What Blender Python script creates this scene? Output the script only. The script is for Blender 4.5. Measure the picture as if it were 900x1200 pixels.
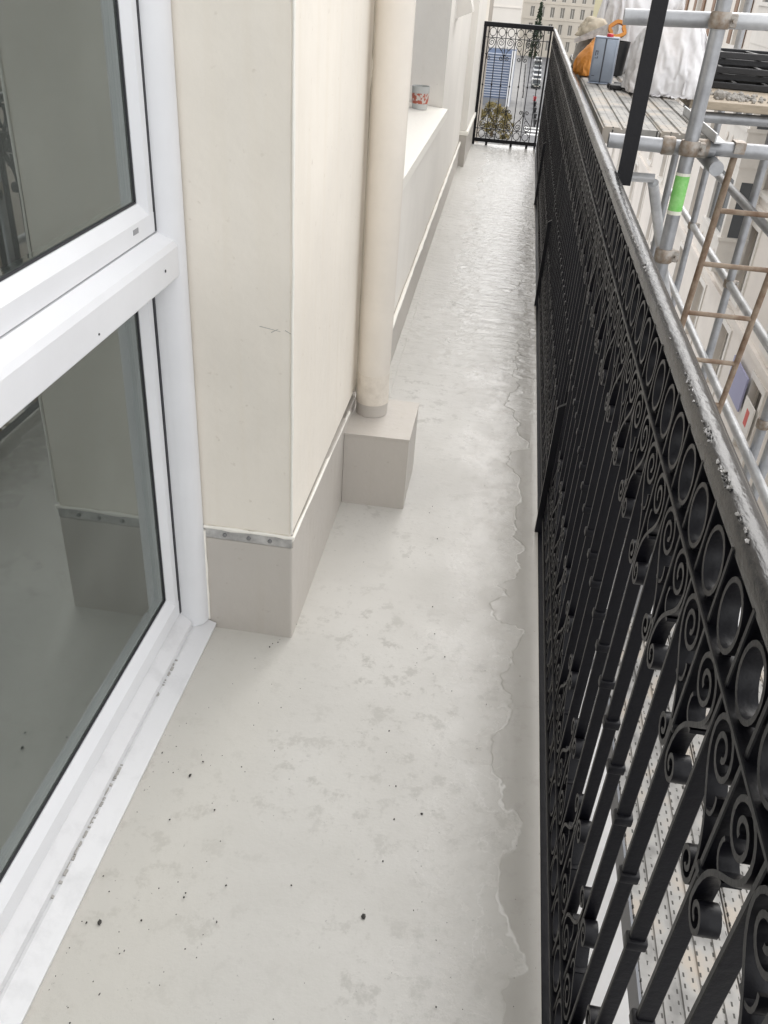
import bpy, bmesh, math, random
from mathutils import Vector, Matrix, noise
random.seed(7)
R = math.radians
scene = bpy.context.scene
for o in list(bpy.data.objects): bpy.data.objects.remove(o)

# ---------------------------------------------------------------- camera
cam_d = bpy.data.cameras.new('camera'); cam = bpy.data.objects.new('camera', cam_d)
scene.collection.objects.link(cam); scene.camera = cam
cam_d.sensor_fit = 'VERTICAL'; cam_d.sensor_height = 36.0; cam_d.lens = 36.0 * 1000 / 1200
cam_d.clip_start = 0.03; cam_d.clip_end = 2000
def nrm(v): return Vector(v).normalized()
FPX = 1000.0
yc = nrm((625 - 450, -30 - 600, FPX)); zc = -nrm((330 - 450, 2190 - 600, FPX))
zc = (zc - yc * zc.dot(yc)).normalized(); xc = yc.cross(zc)
# columns = camera axes (right, up, back) in world coordinates
m3 = Matrix(((xc[0], -xc[1], -xc[2]), (yc[0], -yc[1], -yc[2]), (zc[0], -zc[1], -zc[2])))
cam.matrix_world = Matrix.Translation((0, 0, 1.5)) @ m3.to_4x4()

# ---------------------------------------------------------------- world, sun, exposure
world = bpy.data.worlds.new('World'); scene.world = world; world.use_nodes = True
wn = world.node_tree.nodes; wl = world.node_tree.links; wn.clear()
sky = wn.new('ShaderNodeTexSky'); sky.sky_type = 'NISHITA'; sky.sun_disc = False
SUN_EL, SUN_ROT = 38, 20
sky.sun_elevation = R(SUN_EL); sky.sun_rotation = R(SUN_ROT); sky.air_density = 1.0; sky.dust_density = 3.0; sky.ozone_density = 1.0
hs = wn.new('ShaderNodeHueSaturation'); hs.inputs['Saturation'].default_value = 0.14
bg = wn.new('ShaderNodeBackground'); bg.inputs['Strength'].default_value = 0.15
out = wn.new('ShaderNodeOutputWorld')
wl.new(sky.outputs[0], hs.inputs['Color']); ov = wn.new('ShaderNodeMix'); ov.data_type = 'RGBA'; ov.inputs['Factor'].default_value = 0.72   # even cloud layer over the clear sky
ov.inputs[7].default_value = (7.0, 7.0, 7.1, 1)
wl.new(hs.outputs[0], ov.inputs[6]); wl.new(ov.outputs[2], bg.inputs['Color']); wl.new(bg.outputs[0], out.inputs['Surface'])
sd = bpy.data.lights.new('sun', 'SUN'); sd.energy = 0.5; sd.angle = R(50); sd.color = (1.0, 0.96, 0.9)
so = bpy.data.objects.new('sun', sd); scene.collection.objects.link(so)
az = R(SUN_ROT)  # measured from +Y towards +X
sdir = Vector((math.sin(az) * math.cos(R(SUN_EL)), math.cos(az) * math.cos(R(SUN_EL)), math.sin(R(SUN_EL))))
so.rotation_euler = sdir.to_track_quat('Z', 'Y').to_euler(); so.location = (5, 5, 12)
scene.view_settings.view_transform = 'Standard'; scene.view_settings.look = 'None'
scene.view_settings.exposure = 1.0; scene.view_settings.gamma = 1.0

# ---------------------------------------------------------------- materials
MATS = {}
def mat(name, col, rough=0.5, metal=0.0, var=0.0, vscale=6.0, bump=0.0, bscale=60.0, spec=0.5, col2=None, ramp=(0.35, 0.65), rvar=0.0, stretch=None):
    if name in MATS: return MATS[name]
    m = bpy.data.materials.new(name); m.use_nodes = True
    n = m.node_tree.nodes; l = m.node_tree.links; b = n['Principled BSDF']
    b.inputs['Base Color'].default_value = (*col, 1); b.inputs['Roughness'].default_value = rough
    b.inputs['Metallic'].default_value = metal; b.inputs['Specular IOR Level'].default_value = spec
    tc = n.new('ShaderNodeTexCoord'); src = tc.outputs['Object']
    if stretch:
        mp = n.new('ShaderNodeMapping'); mp.inputs['Scale'].default_value = stretch; l.new(src, mp.inputs[0]); src = mp.outputs[0]
    if var or col2:
        nz = n.new('ShaderNodeTexNoise'); nz.inputs['Scale'].default_value = vscale; nz.inputs['Detail'].default_value = 7; nz.inputs['Roughness'].default_value = 0.62
        l.new(src, nz.inputs['Vector'])
        rp = n.new('ShaderNodeValToRGB'); rp.color_ramp.elements[0].position = ramp[0]; rp.color_ramp.elements[1].position = ramp[1]
        c2 = col2 if col2 else tuple(c * (1 - var) for c in col)
        rp.color_ramp.elements[0].color = (*c2, 1); rp.color_ramp.elements[1].color = (*col, 1)
        l.new(nz.outputs['Fac'], rp.inputs[0]); l.new(rp.outputs[0], b.inputs['Base Color'])
        if rvar:
            mr = n.new('ShaderNodeMapRange'); mr.inputs['To Min'].default_value = max(0.02, rough - rvar); mr.inputs['To Max'].default_value = min(1, rough + rvar)
            l.new(nz.outputs['Fac'], mr.inputs['Value']); l.new(mr.outputs[0], b.inputs['Roughness'])
    if bump:
        nb = n.new('ShaderNodeTexNoise'); nb.inputs['Scale'].default_value = bscale; nb.inputs['Detail'].default_value = 5
        l.new(src, nb.inputs['Vector'])
        bp = n.new('ShaderNodeBump'); bp.inputs['Strength'].default_value = bump; bp.inputs['Distance'].default_value = 0.004
        l.new(nb.outputs['Fac'], bp.inputs['Height']); l.new(bp.outputs[0], b.inputs['Normal'])
    MATS[name] = m; return m

def render_mat(name, col, rough, amt, bump, bscale):
    """painted render or resin: broad patches, thin runs, trowel relief"""
    m = mat(name, col, rough, var=amt, vscale=1.7, bump=bump, bscale=bscale)
    n = m.node_tree.nodes; l = m.node_tree.links; b = n['Principled BSDF']
    src = b.inputs['Base Color'].links[0].from_socket
    tc = n.new('ShaderNodeTexCoord'); mp = n.new('ShaderNodeMapping'); mp.inputs['Scale'].default_value = (26, 26, 1.3); l.new(tc.outputs['Object'], mp.inputs[0])
    nz = n.new('ShaderNodeTexNoise'); nz.inputs['Scale'].default_value = 1.0; nz.inputs['Detail'].default_value = 5; l.new(mp.outputs[0], nz.inputs['Vector'])
    n2 = n.new('ShaderNodeTexNoise'); n2.inputs['Scale'].default_value = 45; n2.inputs['Detail'].default_value = 4; l.new(tc.outputs['Object'], n2.inputs['Vector'])
    for t, lo, hi, f, k in ((nz, 0.52, 0.78, amt * 2.2, (0.86, 0.82, 0.74)), (n2, 0.66, 0.74, amt * 3.5, (0.62, 0.58, 0.52))):
        r = n.new('ShaderNodeMapRange'); r.inputs['From Min'].default_value = lo; r.inputs['From Max'].default_value = hi; r.inputs['To Max'].default_value = f; l.new(t.outputs['Fac'], r.inputs['Value'])
        x = n.new('ShaderNodeMix'); x.data_type = 'RGBA'; l.new(r.outputs[0], x.inputs['Factor']); l.new(src, x.inputs[6]); x.inputs[7].default_value = (*[c * q for c, q in zip(col, k)], 1); src = x.outputs[2]
    l.new(src, b.inputs['Base Color'])
render_mat('cream', (0.86, 0.805, 0.715), 0.6, 0.10, 0.35, 28)
render_mat('cream_white', (0.83, 0.795, 0.735), 0.6, 0.07, 0.4, 22)
render_mat('plinth', (0.52, 0.485, 0.44), 0.42, 0.10, 0.45, 26)
mat('caulk', (0.86, 0.83, 0.76), 0.5, bump=0.4, bscale=50)
mat('strip', (0.58, 0.57, 0.55), 0.4, metal=0.3, col2=(0.34, 0.33, 0.32), vscale=28, bump=0.3, bscale=80)
mat('screw', (0.25, 0.25, 0.25), 0.4, metal=0.8)
mat('pvc', (0.745, 0.75, 0.765), 0.32, var=0.05, vscale=5, bump=0.04, bscale=18)
mat('pvc_sill', (0.665, 0.665, 0.67), 0.38, var=0.12, vscale=14, ramp=(0.3, 0.5), bump=0.1, bscale=60)
mat('gasket', (0.03, 0.03, 0.035), 0.6)
mat('grime', (0.40, 0.385, 0.36), 0.9)
mat('iron', (0.0032, 0.0032, 0.0055), 0.38, spec=0.3, var=0.3, vscale=30, bump=0.14, bscale=120, rvar=0.12)
mat('iron_rail', (0.007, 0.007, 0.008), 0.25, spec=0.55, col2=(0.022, 0.0215, 0.021), vscale=14, ramp=(0.30, 0.52), bump=0.5, bscale=90, rvar=0.12, stretch=(1, 0.35, 1))
mat('paint_flake', (0.45, 0.44, 0.43), 0.4, col2=(0.05, 0.05, 0.05), vscale=60, ramp=(0.4, 0.5))
mat('pipe', (0.78, 0.72, 0.635), 0.42, var=0.1, vscale=4, bump=0.12, bscale=14)
mat('pipe_old', (0.62, 0.56, 0.48), 0.6, col2=(0.77, 0.71, 0.62), vscale=22, bump=0.5, bscale=40)
mat('dark_room', (0.30, 0.265, 0.225), 0.8, var=0.2, vscale=2)
mat('room_floor', (0.16, 0.17, 0.165), 0.6, var=0.2, vscale=3)
mat('cord', (0.75, 0.74, 0.7), 0.7)
mat('galv', (0.40, 0.41, 0.425), 0.42, metal=0.55, col2=(0.27, 0.275, 0.285), vscale=9, ramp=(0.32, 0.62), bump=0.25, bscale=60, rvar=0.12)
mat('galv_light', (0.60, 0.61, 0.62), 0.4, metal=0.35, col2=(0.42, 0.43, 0.44), vscale=8, bump=0.2, bscale=50)
mat('rust', (0.30, 0.235, 0.175), 0.7, col2=(0.17, 0.105, 0.065), vscale=16, ramp=(0.35, 0.6), bump=0.5, bscale=70)
mat('clamp', (0.38, 0.36, 0.33), 0.5, metal=0.5, col2=(0.24, 0.18, 0.13), vscale=30, bump=0.5, bscale=90)
mat('tape_green', (0.16, 0.52, 0.10), 0.45, col2=(0.30, 0.62, 0.22), vscale=30)
mat('tape_edge', (0.72, 0.72, 0.62), 0.5)
mat('timber', (0.44, 0.37, 0.28), 0.75, col2=(0.30, 0.25, 0.19), vscale=6, stretch=(1, 6, 6), bump=0.5, bscale=30)
mat('sack', (0.74, 0.73, 0.735), 0.55, col2=(0.60, 0.56, 0.53), vscale=5, ramp=(0.25, 0.5), bump=0.25, bscale=22)
mat('orange_bag', (0.72, 0.29, 0.045), 0.5, col2=(0.50, 0.19, 0.03), vscale=6, bump=0.5, bscale=20)
mat('tin', (0.34, 0.39, 0.47), 0.3, metal=0.35, var=0.15, vscale=10, bump=0.15, bscale=12)
mat('tin_dark', (0.06, 0.065, 0.08), 0.4)
mat('cloth', (0.68, 0.60, 0.47), 0.9, var=0.3, vscale=14, bump=0.6, bscale=50)
mat('black_steel', (0.012, 0.012, 0.014), 0.4, var=0.3, vscale=20, bump=0.3)
mat('rubble', (0.42, 0.40, 0.37), 0.9, var=0.4, vscale=12, bump=0.6)
mat('grit', (0.05, 0.047, 0.042), 0.85)
mat('white_sheet', (0.85, 0.85, 0.85), 0.5, var=0.08, vscale=1.5, bump=0.6, bscale=4)
mat('facade_cream', (0.74, 0.69, 0.63), 0.8, var=0.12, vscale=0.5, bump=0.2, bscale=10)
mat('facade_grey', (0.52, 0.48, 0.43), 0.8, var=0.18, vscale=0.4)
mat('facade_pale', (0.74, 0.70, 0.64), 0.8, var=0.08, vscale=0.2)
mat('facade_stone', (0.58, 0.53, 0.455), 0.8, var=0.12, vscale=0.12)
mat('facade_ochre', (0.60, 0.55, 0.37), 0.85, var=0.15, vscale=0.1)
mat('trim_white', (0.74, 0.71, 0.66), 0.6, var=0.08, vscale=3)
mat('shutter_brown', (0.25, 0.145, 0.085), 0.6, var=0.25, vscale=2)
mat('zinc', (0.20, 0.21, 0.23), 0.5, var=0.15, vscale=0.4)
mat('asphalt', (0.16, 0.16, 0.165), 0.85, var=0.2, vscale=0.3, bump=0.2)
mat('pavement', (0.24, 0.235, 0.23), 0.8, var=0.15, vscale=0.5)
mat('road_paint', (0.75, 0.75, 0.73), 0.6)
mat('louver_blue', (0.17, 0.22, 0.33), 0.4, var=0.1, vscale=0.4)
mat('louver_light', (0.46, 0.49, 0.55), 0.4)
mat('car_silver', (0.55, 0.57, 0.60), 0.25, metal=0.5)
mat('car_white', (0.78, 0.78, 0.78), 0.25)
mat('car_dark', (0.035, 0.05, 0.05), 0.25)
mat('car_glass', (0.02, 0.025, 0.03), 0.08)
mat('tyre', (0.015, 0.015, 0.015), 0.8)
mat('red', (0.60, 0.03, 0.05), 0.4)
mat('lamp_lens', (0.7, 0.7, 0.68), 0.2)
mat('bark', (0.12, 0.09, 0.06), 0.9, var=0.3)
mat('leaf_dark', (0.035, 0.06, 0.03), 0.7, var=0.4, vscale=2)
mat('leaf_autumn', (0.26, 0.20, 0.07), 0.7, col2=(0.15, 0.13, 0.05), vscale=1.5)
mat('sign_blue', (0.33, 0.33, 0.47), 0.5)
mat('sign_red', (0.6, 0.12, 0.1), 0.5)
mat('glass_cup', (0.55, 0.56, 0.54), 0.15, var=0.1)
mat('cup_pattern', (0.42, 0.10, 0.06), 0.4, col2=(0.6, 0.55, 0.5), vscale=40, ramp=(0.45, 0.5))
mat('slab_edge', (0.10, 0.10, 0.10), 0.8)
mat('own_facade', (0.62, 0.58, 0.52), 0.8, var=0.1, vscale=1)
mat('label_grey', (0.28, 0.28, 0.29), 0.4)

def glass_mat(name, ior, tint, rough=0.0, dust=0.1):
    """double glazing: fresnel reflection over tinted transmission, with a thin film of dust"""
    m = bpy.data.materials.new(name); m.use_nodes = True; n = m.node_tree.nodes; l = m.node_tree.links; n.clear()
    o = n.new('ShaderNodeOutputMaterial'); mx = n.new('ShaderNodeMixShader'); fr = n.new('ShaderNodeFresnel'); fr.inputs['IOR'].default_value = ior
    tr = n.new('ShaderNodeBsdfTransparent'); tr.inputs['Color'].default_value = (*tint, 1)
    gl = n.new('ShaderNodeBsdfGlossy'); gl.inputs['Roughness'].default_value = rough; gl.inputs['Color'].default_value = (0.88, 0.95, 0.92, 1)
    l.new(fr.outputs[0], mx.inputs[0]); l.new(tr.outputs[0], mx.inputs[1]); l.new(gl.outputs[0], mx.inputs[2])
    df = n.new('ShaderNodeBsdfDiffuse'); df.inputs['Color'].default_value = (0.62, 0.64, 0.60, 1); m2 = n.new('ShaderNodeMixShader')
    tc = n.new('ShaderNodeTexCoord'); nz = n.new('ShaderNodeTexNoise'); nz.inputs['Scale'].default_value = 5; nz.inputs['Detail'].default_value = 7; l.new(tc.outputs['Object'], nz.inputs['Vector'])
    mr = n.new('ShaderNodeMapRange'); mr.inputs['From Min'].default_value = 0.3; mr.inputs['From Max'].default_value = 0.7; mr.inputs['To Min'].default_value = dust * 0.6; mr.inputs['To Max'].default_value = dust * 1.4; l.new(nz.outputs['Fac'], mr.inputs['Value'])
    l.new(mr.outputs[0], m2.inputs[0]); l.new(mx.outputs[0], m2.inputs[1]); l.new(df.outputs[0], m2.inputs[2]); l.new(m2.outputs[0], o.inputs['Surface'])
    MATS[name] = m; return m
glass_mat('window_glass', 2.8, (0.66, 0.70, 0.68), 0.012, 0.06)
mat('far_glass', (0.05, 0.06, 0.07), 0.1, spec=0.8)
mat('hazed_glass', (0.20, 0.19, 0.17), 0.4)  # pane grey lightened to put distance haze into the colour

def floor_mat():
    m = bpy.data.materials.new('floor_resin'); m.use_nodes = True; n = m.node_tree.nodes; l = m.node_tree.links; b = n['Principled BSDF']
    tc = n.new('ShaderNodeTexCoord'); P = tc.outputs['Object']
    def noi(scale, det=6, rough=0.6, vec=P, dist=0.0):
        t = n.new('ShaderNodeTexNoise'); t.inputs['Scale'].default_value = scale; t.inputs['Detail'].default_value = det; t.inputs['Roughness'].default_value = rough
        t.inputs['Distortion'].default_value = dist
        l.new(vec, t.inputs['Vector']); return t.outputs['Fac']
    def rng(v, a, c, lo=0.0, hi=1.0, smooth=True):
        t = n.new('ShaderNodeMapRange'); t.interpolation_type = 'SMOOTHSTEP' if smooth else 'LINEAR'
        t.inputs['From Min'].default_value = a; t.inputs['From Max'].default_value = c; t.inputs['To Min'].default_value = lo; t.inputs['To Max'].default_value = hi
        l.new(v, t.inputs['Value']); return t.outputs[0]
    def mth(op, a, c):
        t = n.new('ShaderNodeMath'); t.operation = op
        for i, v in enumerate((a, c)):
            if isinstance(v, (int, float)): t.inputs[i].default_value = v
            else: l.new(v, t.inputs[i])
        return t.outputs[0]
    def mixc(f, c1, c2):
        t = n.new('ShaderNodeMix'); t.data_type = 'RGBA'; l.new(f, t.inputs['Factor'])
        for s, v in ((t.inputs[6], c1), (t.inputs[7], c2)):
            if isinstance(v, tuple): s.default_value = (*v, 1)
            else: l.new(v, s)
        return t.outputs[2]
    sep = n.new('ShaderNodeSeparateXYZ'); l.new(P, sep.inputs[0]); X, Y = sep.outputs[0], sep.outputs[1]
    n1 = noi(2.2); n2 = noi(9, 7, 0.65); n3 = noi(38, 6, 0.7); n4 = noi(4.2, 4, 0.55, dist=0.3); n5 = noi(17, 8, 0.72); n6 = noi(1.1, 3)
    # water film: gathers along the outer edge and in the trodden middle
    ew = mth('ADD', X, mth('MULTIPLY', mth('SUBTRACT', n4, 0.5), 0.34))
    puddle = rng(ew, 0.158, 0.180)                       # sharp-edged puddle by the railing
    shore = mth('MULTIPLY', rng(ew, 0.163, 0.168), mth('SUBTRACT', 1.0, rng(ew, 0.170, 0.175)))
    ew2 = mth('ADD', X, mth('MULTIPLY', mth('SUBTRACT', noi(9.0, 5, 0.6, dist=0.5), 0.5), 0.30))
    shore2 = mth('MULTIPLY', rng(ew2, 0.135, 0.139), mth('SUBTRACT', 1.0, rng(ew2, 0.140, 0.144)))
    damp = rng(mth('ADD', X, mth('MULTIPLY', mth('SUBTRACT', n1, 0.5), 0.5)), -0.20, 0.10)
    farw = rng(Y, 2.2, 5.0)
    wet = mth('MAXIMUM', mth('MULTIPLY', damp, rng(n2, 0.25, 0.65, 0.35, 0.9)), mth('MULTIPLY', farw, rng(ew, -0.34, -0.12)))
    wet = mth('MAXIMUM', wet, puddle)
    base = mixc(rng(n1, 0.3, 0.7), (0.50, 0.485, 0.45), (0.565, 0.55, 0.515))
    base = mixc(mth('MULTIPLY', rng(n3, 0.56, 0.72), 0.45), base, (0.40, 0.385, 0.355))
    base = mixc(mth('MULTIPLY', rng(n2, 0.58, 0.72), mth('MULTIPLY', damp, 0.5)), base, (0.38, 0.365, 0.34))
    base = mixc(mth('MULTIPLY', rng(n5, 0.52, 0.63), mth('MULTIPLY', rng(n6, 0.38, 0.56), 0.6)), base, (0.33, 0.315, 0.285))
    base = mixc(mth('MULTIPLY', rng(X, -0.25, -0.5), 0.5), base, (0.56, 0.535, 0.475))
    base = mixc(mth('MULTIPLY', wet, 0.28), base, (0.40, 0.39, 0.37))
    base = mixc(mth('MULTIPLY', rng(ew, 0.0, 0.19), 0.40), base, (0.36, 0.34, 0.305))  # damp band: wet tone plus the railing's dark reflection painted in
    base = mixc(mth('MULTIPLY', puddle, 0.40), base, (0.30, 0.28, 0.25))  # puddle colour darkened for wetness and for the mirrored railing
    speck = mth('MULTIPLY', rng(noi(95, 3, 0.6), 0.66, 0.72), rng(n2, 0.45, 0.6))
    base = mixc(mth('MULTIPLY', speck, 0.75), base, (0.25, 0.24, 0.22))
    base = mixc(mth('MULTIPLY', mth('MAXIMUM', shore, mth('MULTIPLY', shore2, 0.5)), mth('MULTIPLY', rng(n2, 0.42, 0.54), 0.42)), base, (0.78, 0.77, 0.74))  # meniscus highlights along the puddle edges painted as pale lines
    l.new(base, b.inputs['Base Color'])
    rough = mth('SUBTRACT', 0.48, mth('MULTIPLY', wet, 0.32)); rough = mth('ADD', rough, mth('MULTIPLY', puddle, 0.02))
    l.new(mth('MAXIMUM', rough, 0.07), b.inputs['Roughness'])
    b.inputs['Specular IOR Level'].default_value = 0.6
    # relief: brushed resin, ripples further along, raised shore line
    h = mth('ADD', mth('MULTIPLY', n3, 0.18), mth('MULTIPLY', n5, 0.38))
    h = mth('MULTIPLY', h, mth('SUBTRACT', 1.0, mth('MULTIPLY', puddle, 0.6)))
    mp = n.new('ShaderNodeMapping'); mp.inputs['Scale'].default_value = (1.0, 2.0, 1.0); l.new(P, mp.inputs[0])
    rp = noi(11, 5, 0.6, mp.outputs[0], 0.6)
    h = mth('ADD', h, mth('MULTIPLY', mth('MULTIPLY', rp, rng(Y, 2.4, 4.5)), 2.3))
    h = mth('ADD', h, mth('MULTIPLY', shore, 0.15))
    bp = n.new('ShaderNodeBump'); bp.inputs['Strength'].default_value = 0.5; bp.inputs['Distance'].default_value = 0.006
    l.new(h, bp.inputs['Height']); l.new(bp.outputs[0], b.inputs['Normal'])
    MATS['floor_resin'] = m
floor_mat()

def deck_mat():
    m = bpy.data.materials.new('deck_steel'); m.use_nodes = True; n = m.node_tree.nodes; l = m.node_tree.links; b = n['Principled BSDF']
    tc = n.new('ShaderNodeTexCoord'); P = tc.outputs['Object']
    sep = n.new('ShaderNodeSeparateXYZ'); l.new(P, sep.inputs[0])
    def mth(op, a, c=0.0):
        t = n.new('ShaderNodeMath'); t.operation = op
        for i, v in enumerate((a, c)):
            if isinstance(v, (int, float)): t.inputs[i].default_value = v
            else: l.new(v, t.inputs[i])
        return t.outputs[0]
    xs = mth('DIVIDE', sep.outputs[0], 0.026); row = mth('FLOOR', xs)
    fx = mth('ABSOLUTE', mth('SUBTRACT', mth('FRACT', xs), 0.5))
    fy = mth('ABSOLUTE', mth('SUBTRACT', mth('FRACT', mth('ADD', mth('DIVIDE', sep.outputs[1], 0.034), mth('MULTIPLY', row, 0.377))), 0.5))
    wz = n.new('ShaderNodeTexNoise'); wz.inputs['Scale'].default_value = 31; l.new(P, wz.inputs['Vector'])
    slot = mth('MULTIPLY', mth('MULTIPLY', mth('LESS_THAN', fx, 0.11), mth('LESS_THAN', fy, 0.21)), mth('GREATER_THAN', wz.outputs['Fac'], 0.42))
    nz = n.new('ShaderNodeTexNoise'); nz.inputs['Scale'].default_value = 7; nz.inputs['Detail'].default_value = 8; l.new(P, nz.inputs['Vector'])
    rp = n.new('ShaderNodeValToRGB'); e = rp.color_ramp.elements
    e[0].position = 0.34; e[0].color = (0.22, 0.215, 0.205, 1); e[1].position = 0.64; e[1].color = (0.45, 0.40, 0.34, 1)
    x = e.new(0.5); x.color = (0.38, 0.37, 0.35, 1)
    l.new(nz.outputs['Fac'], rp.inputs[0])
    mx = n.new('ShaderNodeMix'); mx.data_type = 'RGBA'; l.new(slot, mx.inputs['Factor']); l.new(rp.outputs[0], mx.inputs[6]); mx.inputs[7].default_value = (0.07, 0.066, 0.06, 1)
    l.new(mx.outputs[2], b.inputs['Base Color']); b.inputs['Roughness'].default_value = 0.7
    bp = n.new('ShaderNodeBump'); bp.inputs['Strength'].default_value = 0.5; bp.inputs['Distance'].default_value = 0.003
    l.new(mth('SUBTRACT', nz.outputs['Fac'], slot), bp.inputs['Height']); l.new(bp.outputs[0], b.inputs['Normal'])
    MATS['deck_steel'] = m
deck_mat()

# ---------------------------------------------------------------- mesh helpers
C = scene.collection
class MB:
    def __init__(s): s.bm = bmesh.new()
    def box(s, x0, x1, y0, y1, z0, z1, bev=0.0, seg=2):
        t = bmesh.new(); bmesh.ops.create_cube(t, size=1)
        for v in t.verts: v.co = Vector(((x0 + x1) / 2 + v.co.x * (x1 - x0), (y0 + y1) / 2 + v.co.y * (y1 - y0), (z0 + z1) / 2 + v.co.z * (z1 - z0)))
        if bev: bmesh.ops.bevel(t, geom=list(t.edges), offset=bev, segments=seg, affect='EDGES', profile=0.5)
        s._join(t); return s
    def _join(s, t):
        mp = {}
        for v in t.verts: mp[v] = s.bm.verts.new(v.co)
        for f in t.faces:
            try: s.bm.faces.new([mp[v] for v in f.verts])
            except ValueError: pass
        t.free()
    def tube(s, p0, p1, r, n=14, r1=None):
        p0, p1 = Vector(p0), Vector(p1); d = p1 - p0; q = d.to_track_quat('Z', 'Y'); r1 = r if r1 is None else r1
        a = [s.bm.verts.new(p0 + q @ Vector((r * math.cos(2 * math.pi * i / n), r * math.sin(2 * math.pi * i / n), 0))) for i in range(n)]
        c = [s.bm.verts.new(p1 + q @ Vector((r1 * math.cos(2 * math.pi * i / n), r1 * math.sin(2 * math.pi * i / n), 0))) for i in range(n)]
        for i in range(n): s.bm.faces.new((a[i], a[(i + 1) % n], c[(i + 1) % n], c[i]))
        s.bm.faces.new(a[::-1]); s.bm.faces.new(c); return s
    def lathe(s, prof, c=(0, 0, 0), n=20, cap=True):
        rings = [[s.bm.verts.new((c[0] + r * math.cos(2 * math.pi * i / n), c[1] + r * math.sin(2 * math.pi * i / n), c[2] + z)) for i in range(n)] for r, z in prof]
        for a, b in zip(rings, rings[1:]):
            for i in range(n): s.bm.faces.new((a[i], a[(i + 1) % n], b[(i + 1) % n], b[i]))
        if cap: s.bm.faces.new(rings[0][::-1]); s.bm.faces.new(rings[-1])
        return s
    def prism(s, pts, axis, a, b):
        """closed outline swept along an axis from a to b; pts are the two other coordinates in order"""
        def P(p, t): return {'x': (t, p[0], p[1]), 'y': (p[0], t, p[1]), 'z': (p[0], p[1], t)}[axis]
        A = [s.bm.verts.new(P(p, a)) for p in pts]; B = [s.bm.verts.new(P(p, b)) for p in pts]; n = len(pts)
        for i in range(n): s.bm.faces.new((A[i], A[(i + 1) % n], B[(i + 1) % n], B[i]))
        s.bm.faces.new(A[::-1]); s.bm.faces.new(B); return s
    def ribbon(s, path, half, th, closed=False):
        """flat bar bent along path of (s, z); half = half width across x, th = thickness"""
        n = len(path); rings = []
        for i, (a, z) in enumerate(path):
            if closed: p, q = path[i - 1], path[(i + 1) % n]
            else: p, q = path[max(0, i - 1)], path[min(n - 1, i + 1)]
            t = Vector((q[0] - p[0], q[1] - p[1])); t = t.normalized() if t.length else Vector((1, 0)); nn = Vector((-t.y, t.x)) * (th / 2)
            rings.append([s.bm.verts.new((x, a + k * nn.x, z + k * nn.y)) for x, k in ((-half, -1), (half, -1), (half, 1), (-half, 1))])
        rng = range(n if closed else n - 1)
        for i in rng:
            A, B = rings[i], rings[(i + 1) % n]
            for k in range(4): s.bm.faces.new((A[k], A[(k + 1) % 4], B[(k + 1) % 4], B[k]))
        if not closed: s.bm.faces.new(rings[0][::-1]); s.bm.faces.new(rings[-1])
        return s
    def mesh(s, name, material, smooth=False):
        bmesh.ops.recalc_face_normals(s.bm, faces=s.bm.faces)
        me = bpy.data.meshes.new(name); s.bm.to_mesh(me); s.bm.free(); me.materials.append(MATS[material])
        if smooth:
            me.shade_smooth()
            me.set_sharp_from_angle(angle=R(38))
        return me
    def build(s, name, material, parent=None, loc=(0, 0, 0), smooth=False):
        return put(name, s.mesh(name, material, smooth), parent, loc)
def put(name, me, parent=None, loc=(0, 0, 0), rz=0.0):
    o = bpy.data.objects.new(name, me); C.objects.link(o); o.parent = parent; o.location = loc; o.rotation_euler = (0, 0, rz); return o
def thing(name, label, cat, loc=(0, 0, 0), rz=0.0, group=None):
    o = put(name, None, None, loc, rz); return tag(o, label, cat, group)
def tag(o, label, cat, group=None):
    o['label'] = label; o['category'] = cat
    if group: o['group'] = group
    return o
def structure(o): o['kind'] = 'structure'; return o
def stuff(o): o['kind'] = 'stuff'; return o

# ================================================================ THE BALCONY
# floor: one sheet with a soft rise against the walls and a small lip at the outer edge
def build_floor():
    bm = bmesh.new(); xs = [-0.72, -0.60, -0.5, -0.38, -0.28, -0.15, 0.0, 0.1, 0.16, 0.2, 0.225, 0.236, 0.244, 0.248]
    ys = [-2 + 0.2 * i for i in range(58)] + [9.56]
    g = []
    for y in ys:
        row = []
        for x in xs:
            z = 0.0
            if x > 0.2: z = 0.002 * ((x - 0.2) / 0.046) ** 2
            z += 0.0025 * noise.noise(Vector((x * 3, y * 1.3, 0))) * (1 if -0.55 < x < 0.2 else 0)
            row.append(bm.verts.new((x, y, z)))
        g.append(row)
    for a, b in zip(g, g[1:]):
        for i in range(len(xs) - 1): bm.faces.new((a[i], a[i + 1], b[i + 1], b[i]))
    me = bpy.data.meshes.new('balcony_floor'); bm.to_mesh(me); bm.free(); me.materials.append(MATS['floor_resin']); me.shade_smooth()
    structure(put('balcony_floor', me))
    structure(MB().box(-0.7, 0.246, -2, 9.55, -0.22, -0.006).build('balcony_slab', 'slab_edge'))
build_floor()

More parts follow.
